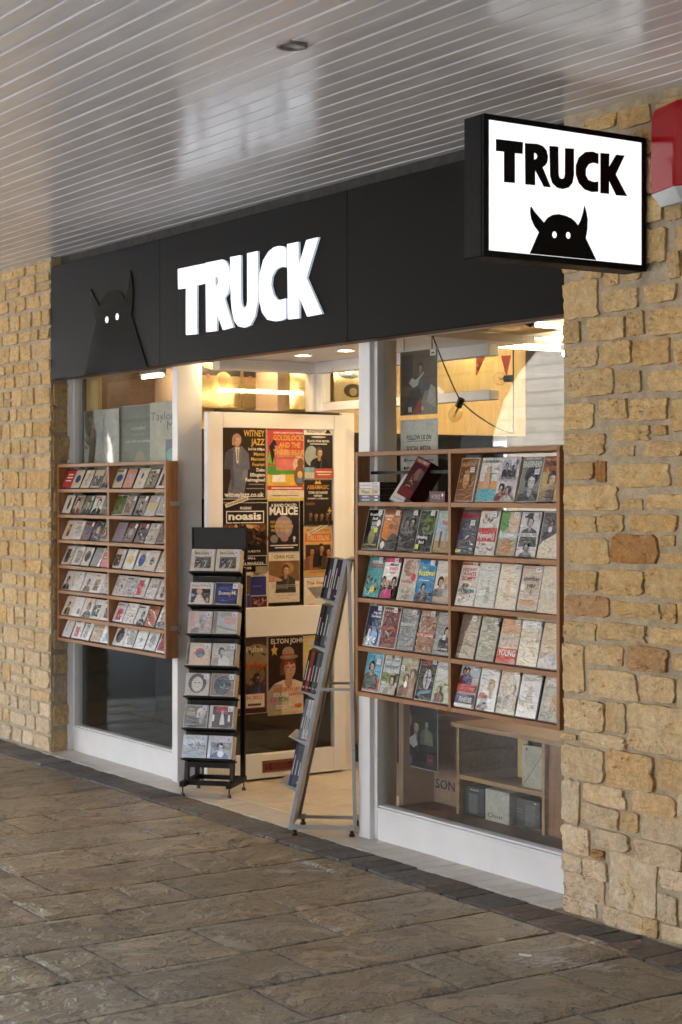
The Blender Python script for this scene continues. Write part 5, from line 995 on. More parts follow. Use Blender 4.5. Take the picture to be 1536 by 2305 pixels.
for i, v_ in enumerate(SV):
    t = (v_-.03)/pd[1]; T0, T1, T2 = pf(0, t, .002), pf(0, t+.004, .092), pf(0, t-.022, .002)
    P = [Vector((-.125, 0, 0))+T0, Vector((.125, 0, 0))+T0, Vector((.125, 0, 0))+T1, Vector((-.125, 0, 0))+T1]; dn = pd*-.0025
    sp_(MB().add(P+[p+dn for p in P], [(0, 3, 2, 1), (4, 5, 6, 7), (0, 1, 5, 4), (1, 2, 6, 5), (2, 3, 7, 6), (3, 0, 4, 7)]), 'tray', bevel=0)
    for s_ in (-1, 1):
        e = Vector((s_*.126, 0, 0)); g = Vector((s_*.002, 0, 0)); A3 = [e+T0, e+T1, e+T2]; sp_(MB().add(A3+[p+g for p in A3], [(0, 1, 2), (5, 4, 3), (0, 3, 4, 1), (1, 4, 5, 2), (2, 5, 3, 0)]), 'tray_gusset', bevel=0)
    nn_ = .004
    for q, (c, nm) in enumerate(reversed(SPN[i])):
        d = .0148; b = MB().use('black_plastic').box((0, 0, 0), (.135, .19, d-.0004))
        b.M = frame((.1352, 0, 0), (0, 0, -1), (0, 1, 0)); b.M = Matrix(((0, 0, 1, .1352), (0, 1, 0, .0), (-1, 0, 0, d-.0004), (0, 0, 0, 1))); b.use('print'); b.layer = 0
        b.rect(.0006, .001, d-.0012, .189, c); lc = W_ if max(c) < .45 else BK; b.text('FILM' if False else r.choice(['HEAT', 'NIGHT', 'ALIBI', 'NOIR', 'SOLO', 'RUN']), d*.28, .06+.04*r.random(), d*.42, lc, .045, rot=math.pi/2) if False else b.rect(d*.36, .05, d*.60, r.uniform(.10, .15), lc)
        if q == 0 or (i == 2): b.ell(d*.48, .018, d*.3, d*.3, W_, 10); b.ell(d*.48, .018, d*.18, d*.18, K['r'], 8)
        b.M = Matrix(); o = b.build('film_case'); Nn = pn; org = pf(-.012, t+.005, nn_)
        ma = Matrix(((1, 0, 0, org[0]), (0, pd[1], pn[1], org[1]), (0, pd[2], pn[2], org[2]), (0, 0, 0, 1)))
        o.matrix_world = Ms @ ma; nn_ += d
        tag(o, '%s film spine on the %s tray of the grey leaning stand' % (nm, TRN[i]), 'film case', 'film cases on the grey stand')

# ================================================================== POSTERS AND THINGS IN THE WINDOWS
def door_poster(px0, px1, py0, py1, draw, lab, lift=.0):
    A, B = PX(px0, 1200, XD+.003), PX(px1, 1200, XD+.003); pm = (px0+px1)/2; zt_ = PX(pm, py0, XD).z; zb_ = PX(pm, py1, XD).z
    sheet('poster', (XD-.012+lift, A.y, zb_), Y3, Z3, B.y-A.y, zt_-zb_, draw, lab, 'poster', th=.0008)
def P_(bg, *ops, margin=None):
    dd = D(bg, *ops)
    def d(b, w, h):
        if margin: b.rect(0, 0, w, h, margin)
        dd(b, w, h)
    return d
GO = (.62, .40, .08)
door_poster(500, 603, 962, 1124, P_((.028,.016,.012), ('q',[(.12,0),(.5,0),(.56,.3),(.62,.62),(.46,.74),(.26,.72),(.2,.5),(.22,.3)],(.13,.14,.19)), ('q',[(.28,.5),(.4,.5),(.42,.72),(.3,.72)],(.6,.58,.54)), ('r',.33,.52,.365,.70,(.16,.15,.07)), ('q',[(.26,.72),(.30,.72),(.34,.5),(.30,.44)],(.09,.10,.14)), ('q',[(.44,.74),(.40,.72),(.36,.5),(.40,.44)],(.10,.11,.16)), ('q',[(.5,.5),(.6,.52),(.58,.3),(.46,.26)],(.17,.19,.26)), ('q',[(.2,.5),(.26,.6),(.3,.2),(.24,.1)],(.08,.09,.13)), ('p',.35,.70,.19,K['sk'],(.12,.13,.18),(.42,.26,.18)), ('q',[(.31,.72),(.40,.72),(.37,.50),(.34,.50)],(.6,.58,.54)), ('q',[(.345,.70),(.375,.70),(.37,.54),(.35,.54)],(.16,.15,.07)),
   ('t','WITNEY',.95,.88,.085,.46,GO,'r'), ('t','JAZZ',.95,.76,.085,.30,GO,'r'), ('t','3rd Feb 8.00pm',.95,.685,.032,.36,W_,'r'), ('t','Marco',.95,.61,.046,.24,GO,'r'), ('t','Marconi',.95,.54,.046,.30,GO,'r'), ('t','Fourtet',.95,.465,.046,.27,GO,'r'), ('t','Duke',.95,.39,.046,.18,W_,'r'), ('t','Ellington',.95,.32,.046,.32,W_,'r'), ('t','Reimagined',.95,.25,.046,.42,W_,'r'), ('t','witneyjazz.co.uk',.5,.035,.065,.86,W_), ('r',.55,.14,.95,.15,(.3,.3,.3)), ('r',.6,.2,.95,.21,(.3,.3,.3)), margin=W_), 'black poster of a man in a blue suit, WITNEY JAZZ, on the door')
door_poster(604.5, 688, 963, 1127, P_((.50,.06,.06), ('r',0,0,1,.14,(.62,.56,.44)), ('r',0,0,1,.03,(.62,.52,.05)), ('r',0,.14,1,.20,(.45,.05,.05)), ('r',0,.2,1,.40,(.60,.40,.06)), ('e',.2,.42,.3,.07,(.08,.28,.05)), ('e',.6,.42,.35,.06,(.08,.28,.05)), ('q',[(0,.52),(.1,.78),(.22,.5)],(.16,.38,.05)), ('q',[(.05,.74),(.2,.86),(.26,.76),(.14,.5)],BK), ('q',[(.2,.76),(1,.62),(1,.42),(.25,.42)],(.56,.16,.14)),
   ('e',.85,.5,.16,.12,(.6,.42,.32)), ('e',.88,.34,.16,.15,(.20,.09,.04)), ('e',.9,.52,.09,.07,(.2,.09,.04)), ('r',.8,.24,.95,.32,(.1,.2,.4)), ('e',.88,.36,.07,.05,(.6,.45,.2)), ('t','GOLDILOCKS',.58,.83,.07,.84,GO), ('t','AND THE',.6,.73,.07,.58,GO), ('t','THREE BEAR',.58,.63,.07,.84,GO), ('t','WITNEY DRAMATIC SOCIETY PRESENT',.56,.92,.022,.8,W_), ('t','WRITTEN BY NIGEL',.55,.575,.02,.6,(.2,.1,.05)), ('r',.12,.25,.48,.35,W_), ('r',.1,.06,.85,.07,K['br']), ('r',.1,.16,.95,.175,W_), margin=(.6,.3,.2)), 'red and green pantomime poster GOLDILOCKS AND THE THREE BEAR on the door')
door_poster(687, 753, 963, 1078, P_((.02,.015,.015), ('r',0,.87,1,1,W_), ('t','TRUCK',.24,.90,.055,.34,BK), ('t','PRESENTS',.56,.90,.05,.3,BK), ('q',[(.72,.89),(.78,.96),(.86,.96),(.93,.89)],BK), ('e',.5,.82,.26,.02,(.5,.48,.45)), ('t','BLACK STAR RIDERS',.5,.72,.04,.74,W_), ('r',.2,.68,.8,.695,W_), ('e',.25,.45,.22,.2,(.30,.36,.36)), ('p',.52,.4,.2,K['sk'],BK,(.08,.06,.05)), ('r',.34,0,1,.2,(.44,.09,.05)), ('r',0,.12,.34,.22,(.2,.36,.5)), ('r',0,0,.34,.12,(.5,.5,.46)), ('r',.4,.12,.95,.14,W_), ('r',.45,.07,.9,.085,W_)), 'dark gig poster headed TRUCK PRESENTS at the top right of the door', .001)
door_poster(503, 605.5, 1131, 1296, P_((.018,.012,.012), ('t','PHOENIX',.52,.905,.035,.25,W_), ('r',.08,.72,.93,.89,W_), ('r',.10,.733,.91,.877,BK), ('t','noasis',.5,.765,.10,.72,W_,'c',.035), ('r',.03,.56,.97,.71,(.10,.045,.02)), ('e',.55,.675,.26,.022,(.55,.28,.08)), ('s',.05,.60,.95,.68,22,70,[(.35,.18,.08),(.02,.015,.015),(.55,.42,.22),(.16,.07,.03)]), ('s',.04,.40,.96,.60,34,72,[(.02,.012,.012),(.05,.03,.02),(.20,.09,.04),(.03,.02,.02)]), ('r',.42,.5,.45,.64,BK), ('r',.7,.48,.72,.62,BK), ('r',.1,.14,.95,.27,W_), ('r',.11,.147,.94,.263,BK), ('t','ALE HALL',.5,.225,.032,.4,W_,'c'), ('t','RSEY',.36,.19,.03,.2,W_), ('t','9TH MARCH',.58,.155,.03,.56,W_), ('t','2 GUESTS',.6,.32,.025,.4,W_), ('r',.7,.02,.95,.12,(.25,.22,.16)), ('t','19:30',.5,.09,.03,.2,W_), margin=(.6,.55,.5)), 'black concert poster noasis with a crowd, on the door', .0005)
door_poster(606, 678, 1127, 1243, P_((.02,.018,.03), ('e',.5,.48,.28,.23,(.30,.23,.26)), ('t','A BAND CALLED',.5,.88,.06,.8,W_), ('t','MALICE',.5,.73,.14,.88,W_,'c',.04), ('t',"FAT LIL'S, WITNEY",.42,.56,.05,.66,GO), ('t','OXFORD, OX28',.44,.48,.05,.7,GO), ('t','FRI 3rd FEB 2023',.40,.40,.05,.58,GO), ('e',.2,.26,.12,.08,(.2,.2,.22)), ('e',.52,.26,.12,.06,(.35,.2,.2)), ('p',.82,.22,.1,W_,BK), ('r',.06,.115,.94,.135,W_), ('r',.2,.07,.8,.09,W_)), 'black poster A BAND CALLED MALICE in the middle of the door')
door_poster(687, 751.5, 1079, 1183, P_((.022,.016,.012), ('q',[(.38,.9),(.44,.98),(.5,.93),(.56,.98),(.62,.9)],GO), ('t','ABBAMAGIC',.5,.79,.085,.76,(.60,.28,.06)), ('t','CORN EXCHANGE',.5,.69,.05,.66,W_), ('t','WITNEY',.5,.62,.045,.3,W_), ('t','SATURDAY 11th FEBRUARY',.5,.57,.03,.72,W_), ('r',.06,.44,.38,.5,K['br']), ('p',.22,.14,.16,(.2,.1,.06),BK), ('p',.42,.12,.16,(.25,.13,.08),BK), ('p',.6,.12,.16,(.25,.13,.08),BK), ('p',.78,.14,.16,(.2,.1,.06),BK), ('e',.86,.32,.02,.08,GO), ('e',.86,.32,.07,.02,GO)), 'black poster ABBAMAGIC with an orange crown on the door')
door_poster(687, 751.5, 1185, 1298, P_((.58,.34,.13), ('r',.03,.70,.97,.86,(.55,.15,.03)), ('t','THRILL COLLINS',.5,.725,.10,.8,(.66,.48,.3)), ('t','FAT LILS WITNEY',.5,.91,.03,.8,K['br']), ('r',.05,.26,.95,.64,(.06,.03,.02)), ('p',.28,.4,.18,(.42,.2,.1),(.3,.14,.06)), ('p',.6,.46,.18,(.42,.2,.1),BK), ('p',.84,.4,.17,(.42,.2,.1),(.12,.06,.03)), ('t','TO 40',.55,.17,.05,.2,K['br']), ('r',.15,.08,.85,.09,K['br'])), 'orange poster THRILL COLLINS with three musicians on the door')
door_poster(607.5, 678, 1243.5, 1356, P_((.66,.60,.50), ('t','CHRIS FOX',.5,.88,.065,.64,(.14,.12,.11)), ('r',.0,.42,1,.84,(.20,.11,.045)), ('e',.62,.68,.2,.12,(.34,.22,.09)), ('p',.55,.52,.22,(.50,.31,.20),(.05,.045,.04),(.10,.05,.03)), ('q',[(0,.44),(0,.56),(.3,.5),(.44,.46),(.4,.42)],(.5,.3,.18)), ('r',.06,.34,.94,.35,(.4,.36,.3)), ('r',.06,.31,.9,.32,(.4,.36,.3)), ('r',.06,.28,.6,.29,(.4,.36,.3)), ('r',.3,.18,.72,.19,(.4,.36,.3)), ('r',.25,.12,.76,.13,(.4,.36,.3)), ('r',.34,.06,.66,.07,(.4,.36,.3))), 'cream poster CHRIS FOX of a guitarist on the door', .0005)
door_poster(687, 752, 1299, 1414, P_((.66,.60,.52), ('t','The Skad',.42,.86,.06,.66,(.48,.10,.05)), ('q',[(.12,.80),(.6,.82),(.7,.62),(.42,.58)],(.24,.22,.20)), ('q',[(.22,.26),(.5,.44),(.8,.5),(.8,.36),(.4,.24)],(.03,.025,.025)), ('r',.14,.46,.34,.47,K['r']), ('r',.14,.42,.4,.43,K['r']), ('r',.2,.1,.8,.115,K['gy'])), 'white poster The Ska with a black shoe, half behind the grey stand', .002)
door_poster(557, 607, 1287, 1371, P_((.62,.56,.48), ('r',.14,.36,.92,.88,(.03,.04,.20)), ('r',0,.4,.18,.92,(.12,.06,.05)), ('r',.2,.04,.95,.34,(.07,.02,.04)), ('s',.24,.08,.9,.3,9,71,[(.4,.15,.12),(.1,.03,.05),(.5,.3,.25)]), ('r',0,.04,.18,.38,(.04,.05,.2)), ('r',.28,.6,.7,.63,(.2,.1,.3)), ('t','SUNIT',.5,.91,.04,.2,K['dg'])), 'blue and maroon photo collage poster beside the black stand', .003)
door_poster(505, 556, 1290, 1372, P_((.40,.18,.16), ('p',.72,.4,.3,(.12,.06,.05),(.02,.015,.015)), ('r',0,0,1,.3,(.55,.48,.4))), 'pink sky poster of a guitarist seen through the black stand', .0035)
door_poster(528, 605, 1433, 1608, P_((.07,.035,.03), ('e',.7,.74,.42,.16,(.26,.20,.10)), ('e',.6,.5,.34,.14,(.20,.13,.06)), ('s',.1,.3,.95,.95,16,73,[(.12,.07,.05),(.3,.24,.12),(.05,.03,.04)]), ('t','Pulse',.62,.80,.07,.5,(.5,.52,.4)), ('t','Pink Floyd',.58,.58,.09,.86,(.48,.08,.02)), ('p',.68,.38,.13,(.08,.06,.1),(.05,.04,.08)), ('r',.05,.07,.92,.26,(.56,.10,.10)), ('r',.07,.08,.9,.25,(.66,.58,.48)), ('t','CH, 2023',.55,.19,.045,.56,(.50,.10,.05)), ('r',.4,.1,.8,.13,K['dg']), ('q',[(0,.72),(.1,.84),(.3,.7)],BK)), 'gold and red tribute concert poster low on the door')
door_poster(606, 686.5, 1432, 1609, P_((.028,.012,.012), ('t','ELTON JOHN',.56,.91,.06,.94,(.66,.60,.50)), ('p',.58,.42,.30,(.50,.30,.19),(.62,.54,.42),(.10,.05,.03)), ('r',.5,.36,.68,.52,(.40,.22,.15)), ('e',.58,.735,.26,.035,(.26,.17,.10)), ('e',.56,.79,.17,.075,(.34,.24,.15)), ('r',.4,.755,.74,.775,(.35,.07,.05)), ('e',.51,.66,.055,.03,(.32,.03,.04)), ('e',.66,.66,.055,.03,(.32,.03,.04)), ('q',[(.08,.84),(.14,.86),(.17,.91),(.2,.86),(.27,.85),(.22,.81),(.24,.76),(.17,.79),(.11,.76),(.12,.81)],GO), ('t','SAT 28TH JAN',.55,.30,.05,.76,(.60,.14,.03)), ('t','YOUNG',.34,.235,.05,.42,W_), ('t','CORN EXCH',.78,.24,.035,.4,(.5,.03,.08)), ('t','EL',.16,.17,.055,.2,(.55,.06,.30)), ('t','TON',.42,.17,.055,.28,(.06,.30,.08)), ('r',.2,.11,.7,.12,W_), ('r',.2,.08,.6,.09,W_), ('q',[(.74,.09),(.86,.09),(.86,.07),(.96,.11),(.86,.15),(.86,.13),(.74,.13)],(.6,.14,.03)), ('t','www.cornexchange.org',.5,.02,.03,.8,GO)), 'dark poster of a singer in a straw hat and red glasses, YOUNG ELTON', .0005)
door_poster(687, 745, 1430, 1560, P_((.56,.44,.18), ('e',.4,.7,.3,.2,(.62,.50,.08)), ('e',.4,.7,.2,.13,(.56,.46,.2))), 'yellow poster mostly hidden behind the grey stand')

for (u_, v_, a_), lab in zip(((534, 1130, .30), (717, 1190, .42)), ('white paper strip TICKETS AVAILABLE HERE stuck above the noasis poster', 'white paper strip TICKETS AVAILABLE HERE stuck below the ABBAMAGIC poster')):
    p = PX(u_, v_, XD); b = MB().use('print').box((-.075, -.0105, -.0006), (.075, .0105, 0), (.62, .56, .46)); b.rect(-.0745, -.010, .0745, .010, (.66, .60, .50)); b.text('TICKETS AVAILABLE HERE', 0, -.005, .010, (.03, .03, .03), .135, 'c', .03)
    o = b.build('paper_strip'); o.matrix_world = frame((XD-.002, p.y, p.z), Y3, Z3) @ Matrix.Rotation(a_, 4, 'Z'); tag(o, lab, 'paper strip')
# right window
def hang(px0, px1, py0, py1, y, draw, lab, name='poster', mat='print', **k):
    A, B = PY(px0, 1000, y), PY(px1, 1000, y); pm = (px0+px1)/2; zt_ = PY(pm, py0, y).z; zb_ = PY(pm, py1, y).z
    return sheet(name, (A.x, y, zb_), X3, Z3, B.x-A.x, zt_-zb_, draw, lab, name.split('_')[-1], mat, th=.0015, **k)
hang(901, 985, 788, 934, .10, P_((.12,.085,.065), ('r',0,0,1,.3,(.08,.05,.04)), ('q',[(.45,0),(1,0),(1,.34),(.7,.4)],(.27,.24,.21)), ('r',.05,.45,.35,.95,(.06,.045,.04)), ('p',.56,.62,.17,(.30,.19,.13),(.09,.10,.12),(.04,.035,.035)), ('q',[(.26,.50),(.34,.58),(.44,.54),(.56,.60),(.66,.66),(.67,.64),(.55,.55),(.50,.46),(.38,.42)],(.50,.47,.43)), ('q',[(.1,0),(.3,.38),(.55,.42),(.6,.3),(.42,.05)],(.03,.028,.03)), ('r',.24,.04,.34,.12,(.55,.5,.45)), ('r',.56,.06,.66,.12,(.5,.46,.42)), ('q',[(.74,.2),(.98,.1),(.98,.4),(.85,.46)],(.38,.37,.36)), ('q',[(.35,.02),(.6,.02),(.6,.3)],(.30,.06,.05)), ('r',.84,.90,.99,1,W_), ('r',.87,.93,.96,.95,BK)), 'framed poster of a seated guitarist hanging in the right window')
hang(902, 986, 944, 1150, .10, P_((.62,.61,.58), ('t','FOLLOW US ON',.5,.78,.05,.66,(.05,.05,.05),'c',.03), ('r',.17,.765,.83,.771,BK), ('t','SOCIAL MEDIA',.5,.66,.05,.66,(.05,.05,.05),'c',.03), ('r',.17,.645,.83,.651,BK), ('r',.1,.54,.15,.575,BK), ('t','/truckwitney',.30,.545,.022,.26,(.06,.06,.06)), ('r',.54,.54,.59,.575,BK), ('t','/truckmusic',.76,.545,.022,.28,(.06,.06,.06)), ('e',.125,.47,.028,.018,BK), ('t','@TruckWitney',.32,.462,.022,.3,(.06,.06,.06)), ('e',.125,.40,.028,.014,BK), ('t','@truckwitney',.32,.392,.022,.3,(.06,.06,.06))), 'white paper notice FOLLOW US ON SOCIAL MEDIA hung in the right window', 'notice')
for px_, pv, nm in ((910, 772, 0), (973, 760, 1)):
    a_ = PY(px_, 790, .10); c = MB().cyl(a_, (a_.x, .10, 2.31), .0022, 6).build('poster_wire', None, 'cord_black'); tag(c, 'thin dark cord holding the '+('left' if nm == 0 else 'right')+' top corner of the hung poster', 'wire', 'poster wires')
hang(889, 986, 1580, 1728, .16, P_((.022,.022,.026), ('e',.3,.72,.10,.16,(.42,.22,.15)), ('q',[(.2,.2),(.34,.2),(.36,.6),(.24,.66)],(.42,.20,.13)), ('q',[(.26,.05),(.4,.05),(.4,.36),(.3,.4)],(.20,.20,.45)), ('p',.50,.5,.22,(.50,.33,.25),(.015,.015,.018),(.03,.022,.02)), ('q',[(.3,.4),(.5,.52),(.56,.36),(.46,.3)],(.45,.45,.46)), ('p',.76,.6,.15,(.3,.3,.26),(.16,.2,.12)), ('r',.78,.07,.94,.24,(.12,.04,.05)), ('r',.8,.13,.92,.17,(.4,.05,.05))), 'poster of three people in evening dress low in the right window')
b = MB(frame((PY(984, 1765, .30).x, .298, PY(1000, 1770, .30).z), X3, Z3)).use('print'); 
bd = hang(868, 1032, 1600, 1806, .30, P_((.40,.27,.20), ('t','SON',.83,.20,.10,.25,(.03,.03,.03),'c',.01)), 'pinkish brown display board with black letters SON low in the right window', 'display_board')
# display unit and boxes
YU = .20
ux0, ux1 = PY(1028, 1750, YU).x, PY(1226, 1750, YU).x; uzt = PY(1120, 1643, YU).z; um = PY(1120, 1762, YU).z
du = thing('display_unit', 'oak display unit with a middle shelf in the right window', 'display unit', (ux0, YU+.2, .15))
wbox('top_board', (ux0-.03, YU-.01, uzt-.02), (.20, YU+.34, uzt), 'oak', du, .002)
wbox('side_panel', (ux0, YU, .149), (ux0+.018, YU+.33, uzt-.0205), 'oak', du, .001); wbox('side_panel', (ux1-.018, YU, .149), (ux1, YU+.33, uzt-.0205), 'oak', du, .001)
wbox('shelf', (ux0+.0185, YU+.002, um-.02), (ux1-.0185, YU+.33, um), 'oak', du, .001)
wbox('end_cover', (ux1+.001, YU+.02, .149), (.20, YU+.3, uzt-.021), 'rack_wood_up', du)
wbox('back_panel', (ux0+.0185, YU+.325, .15), (ux1-.0185, YU+.332, uzt-.021), 'render_dark', du)
def carton(px0, px1, py0, py1, y, d, c, lab, ops):
    A, B = PY(px0, 1800, y), PY(px1, 1800, y); pm = (px0+px1)/2; zt_ = PY(pm, py0, y).z; zb_ = max(PY(pm, py1, y).z, .1495)
    w, h = B.x-A.x, zt_-zb_; b = MB().use('print'); b.box((0, 0, -d), (w, h, 0), tuple(k*.8 for k in c)); D(c, *ops)(b, w, h); o = b.build('speaker_carton'); o.matrix_world = frame((A.x, y, zb_), X3, Z3); tag(o, lab, 'carton')
carton(1032, 1091, 1772, 1905, YU+.03, .14, (.045,.05,.055), 'dark carton One SL on the bottom of the display unit', [('t','One SL',.62,.90,.04,.34,W_), ('r',.4,.05,.75,.8,(.12,.135,.15))])
carton(1093, 1147, 1780, 1915, YU+.015, .14, (.58,.56,.51), 'off white carton marked One on the bottom of the display unit', [('t','One',.40,.12,.14,.62,(.05,.05,.055),'c',.0), ('e',.88,.92,.02,.01,BK)])
carton(1150, 1216, 1800, 1925, YU+.05, .13, (.10,.095,.085), 'brown grey carton at the right of the display unit', [('r',.5,.05,.85,.85,(.16,.16,.165)), ('r',.1,.6,.4,.62,K['gy']), ('r',.1,.5,.4,.52,K['gy']), ('e',.85,.92,.04,.02,W_)])
A = PY(1176, 1780, YU+.03); B = PY(1222, 1780, YU+.03); zt_ = PY(1200, 1680, YU+.03).z
b = MB().use('print').box((0, 0, -.012), (B.x-A.x, zt_-um-.001, 0), (.50, .46, .38)); b.rect(0, 0, B.x-A.x, zt_-um-.001, (.50,.46,.39)); b.pol([(0, .0), (.005, 0), (B.x-A.x, (zt_-um)*.85), (B.x-A.x, (zt_-um)*.87)], (.25, .15, .08)); b.ell(.03, (zt_-um)*.9, .006, .006, BK)
o = b.build('folder'); o.matrix_world = frame((A.x, YU+.03, um+.001), X3, Z3); tag(o, 'grey card folder with a diagonal cut standing on the display unit shelf', 'folder')
A = PY(1164, 1700, YU+.05)
b = MB().use('print').box((0, 0, -.01), (.07, .19, 0), (.55, .36, .12)); b.rect(0, 0, .07, .19, (.58, .38, .13)); o = b.build('envelope'); o.matrix_world = frame((A.x, YU+.055, um+.03), X3, Z3); tag(o, 'yellow card standing behind the grey folder in the right window', 'card')
def gold(b, w, h):
    r = random.Random(9); b.rect(0, 0, w, h, (.20, .12, .04))
    for i in range(5): b.rect(w*(i+.06)/5, h*.04, w*(i+.92)/5, h*.98, r.choice([(.42,.32,.14), (.52,.44,.26), (.30,.22,.10), (.48,.36,.2)])); b.ell(w*(i+.5)/5, h*.5, w*.05, h*.3, (.2,.12,.06))
hang(862, 1140, 950, 981, 2.6, gold, 'row of golden record sleeves on a ledge behind the right window', 'record_row', 'foil')
hang(846, 1142, 982, 1120, 2.61, lambda b, w, h: (b.rect(0, 0, w, h, (.05, .058, .07)), b.rect(w*.36, 0, w*.44, h, (.02, .02, .02))), 'dark blue grey board below the golden sleeves in the right window', 'back_board')
# string lights
def cordpath(P, sag=.02, n=8):
    out = []
    for p, q in zip(P, P[1:]):
        for i in range(n): t = i/n; out.append(p.lerp(q, t)+Vector((0, 0, -sag*4*t*(1-t))))
    return out+[P[-1]]
sl_ = thing('string_lights', 'black string light cord with clear bulbs looped across the right window', 'string lights', (-.8, .15, 2.0))
p1, p2, p3 = PY(975, 757, .13), PY(1037, 903, .13), PY(1141, 972, .13)
MB().tube(cordpath([p1, p2], .012)+cordpath([p2, p3], .015), .0032, 6).build('cord', sl_, 'cord_black')
p4, p5 = PY(1156, 787, .3), PY(1156, 975, .3)
MB().tube([p4, p5], .0032, 6).tube([PY(1141, 972, .13), p5], .0032, 6).build('cord', sl_, 'cord_black')
def bulb(p, d):
    d = Vector(d).normalized(); M = frame(p, d.cross(Vector((0, 1, 0))).normalized() if abs(d.y) < .9 else X3, d)
    s_ = MB(M).cyl((0, -.012, 0), (0, .028, 0), .016, 12).build('socket', sl_, 'black_plastic', smooth=False)
    MB(M).sphere((0, .068, 0), .030, 14, 10, (1, 1.25, 1)).build('bulb', sl_, 'bulb_glass', smooth=True)
    MB(M).cyl((0, .03, 0), (.0, .06, .0), .004, 6).tube([(-.008, .06, 0), (-.004, .085, 0), (.004, .06, 0), (.008, .085, 0)], .0012, 4).build('filament', sl_, 'brass')
bulb(p2, (-.55, 0, -.8)); bulb(PY(1148, 852, .3), (-1, 0, .05)); bulb(PY(1192, 727, .4), (-.7, 0, .3))
# bunting
bu = thing('bunting', 'red pennant bunting with white stars hung inside the shop', 'bunting', (-1.5, 2.2, 2.4))
for x_ in (0, 1):
    A, B, Cc = (PY(1046, 802, 2.2), PY(1094, 800, 2.2), PY(1066, 860, 2.2)) if x_ == 0 else (PY(1128, 800, 2.2), PY(1150, 800, 2.2), PY(1140, 850, 2.2))
    b = MB().use('print'); dz_ = Vector((0, .003, 0)); b.add([A, B, Cc, A+dz_, B+dz_, Cc+dz_], [(0, 2, 1), (3, 4, 5), (0, 1, 4, 3), (1, 2, 5, 4), (2, 0, 3, 5)], (.45, .05, .03))
    if x_ == 0:
        for sx, sy in ((1059, 819), (1075, 822), (1062, 838), (1073, 837)):
            c = PY(sx, sy, 2.196); R = .018; b.add([(c.x+R*(1 if i % 2 == 0 else .42)*math.sin(math.pi*i/5), c.y, c.z+R*(1 if i % 2 == 0 else .42)*math.cos(math.pi*i/5)) for i in range(10)], [tuple(range(9, -1, -1))], W_)
    b.build('pennant', bu)
# left window
hang(190, 268, 922, 1062, .045, P_((.58,.58,.58), ('s',.3,.1,.98,.9,26,80,[(.64,.64,.66),(.46,.49,.54),(.52,.53,.55),(.66,.65,.63)]), ('q',[(.05,1),(.3,1),(.26,.75),(.36,.5),(.30,.2),(.34,0),(.12,0),(.2,.4),(.06,.7)],(.13,.115,.09)), ('s',.05,.3,.32,.98,10,81,[(.2,.18,.14),(.07,.06,.05),(.3,.28,.24)]), margin=(.64,.62,.58)), 'pale poster with a dark bark like streak in the left window')
hang(269, 345, 912, 1062, .060, P_((.13,.15,.145), ('t','DERMOT KENNEDY',.55,.74,.06,.9,(.06,.07,.07)), ('t','sonder',.58,.63,.06,.44,(.42,.44,.38)), ('t','NEW LP',.56,.54,.03,.4,(.30,.32,.30)), ('t','out 4th november',.58,.44,.045,.74,(.5,.5,.48)), ('e',.62,.12,.16,.2,(.32,.24,.20)), ('r',.1,0,.3,.3,(.10,.12,.11))), 'grey green album poster sonder in the left window')
hang(338, 424, 903, 1062, .045, P_((.54,.50,.43), ('t','Taylor S',.42,.74,.12,.80,(.07,.14,.20),'c',.0), ('t','Mid',.64,.60,.12,.36,(.07,.14,.20),'c',.0), ('r',.42,.06,.95,.46,(.12,.14,.28)), ('e',.65,.24,.22,.1,(.20,.46,.55)), ('r',.42,.06,.95,.14,(.34,.46,.44))), 'beige album poster Taylor S Mid at the right of the left window')
hang(389, 402, 834, 868, .3, P_((.55,.36,.14), ('r',.2,.2,.8,.3,K['br']), ('r',.2,.45,.8,.55,K['br']), ('r',.2,.7,.8,.8,K['br'])), 'small yellow ticket high in the left window', 'ticket')

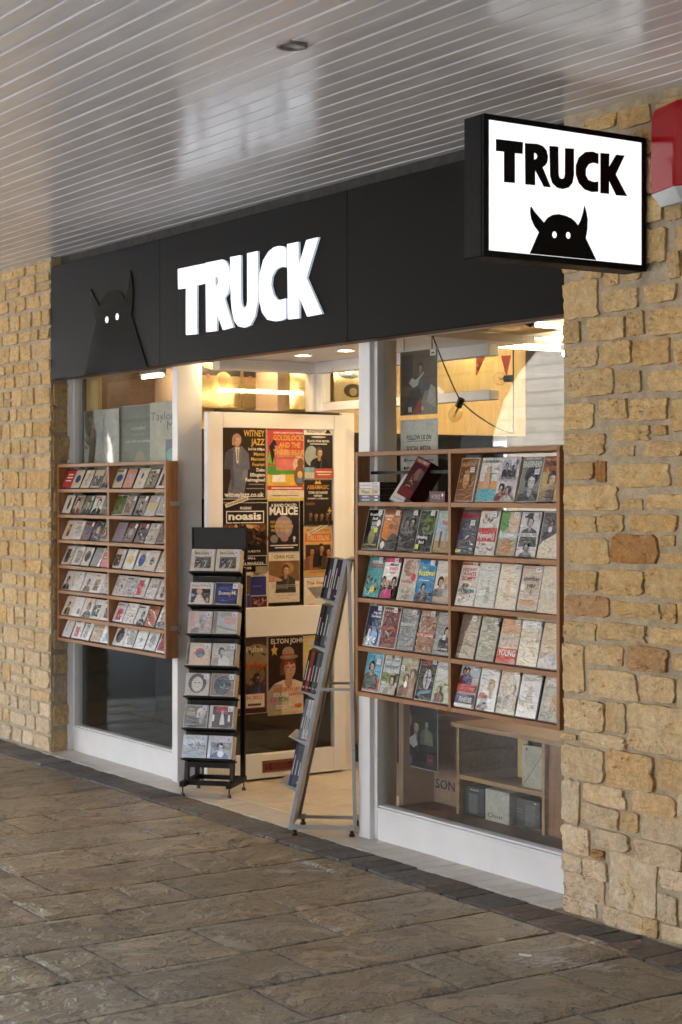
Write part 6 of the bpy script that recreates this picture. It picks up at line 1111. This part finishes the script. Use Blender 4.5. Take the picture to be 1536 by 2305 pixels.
# ================================================================== LITTER
p = PZ(1030, 2100, .004)
p = PZ(768+830/2, 1793+727/2, .0); a = tag(MB().cyl((p.x-.019, p.y-.012, .010), (p.x+.019, p.y+.012, .010), .0042, 10).build('cigarette', None, 'card_white'), 'white cigarette end lying on the slabs near the right wall', 'cigarette end')
p = PZ(768+955/2, 1793+874/2, .0); tag(MB().sphere((p.x, p.y, .010), .007, 8, 6, (1, 1, .85)).build('nut_shell', None, 'oak', smooth=True), 'small tan round nut on the slab in the foreground', 'nut')
r = random.Random(3)
lm = MB()
for _ in range(260):
    if r.random() < .55: x, y = r.uniform(-3.0, 1.4), r.uniform(-.62, -.2)
    else: x, y = r.uniform(-2, 1.6), r.uniform(-2.2, -.5)
    s_ = r.uniform(.001, .0035); a_ = r.uniform(0, 3)
    lm.add([(x+s_*math.cos(a_), y+s_*math.sin(a_), .006), (x+s_*math.cos(a_+2.1), y+s_*math.sin(a_+2), .005), (x+s_*1.6*math.cos(a_+4), y+s_*math.sin(a_+4.2), .0055), (x, y, .006+s_)], [(0, 1, 3), (1, 2, 3), (2, 0, 3)])
tag(lm.build('grit', None, 'grout'), kind='stuff')
for i, (px_, py_) in enumerate(((1325, 2066), (1440, 2123), (1192, 2183), (1063, 2158), (905, 2013))):
    p = PZ(px_, py_, .004); s_ = .012
    tag(MB().add([(p.x-s_, p.y-s_*.3, .009), (p.x+s_, p.y-s_*.1, .012), (p.x+s_*.8, p.y+s_*.4, .009), (p.x-s_*.6, p.y+s_*.3, .014), (p.x, p.y, .016)], [(0, 1, 4), (1, 2, 4), (2, 3, 4), (3, 0, 4)]).build('leaf_scrap', None, ('card_white', 'oak', 'dark_wood', 'dark_wood', 'oak')[i]),
        ['pale paper scrap against the foot of the right wall', 'tan leaf scrap on the dark bricks by the right wall', 'dark leaf scrap on a foreground slab', 'dark leaf scrap on a slab left of the cigarette end', 'brown leaf scrap beside the window sill tiles'][i], 'scrap')
for m_ in list(bpy.data.meshes):
    if m_.users == 0 and m_.name.startswith('txt'): bpy.data.meshes.remove(m_)
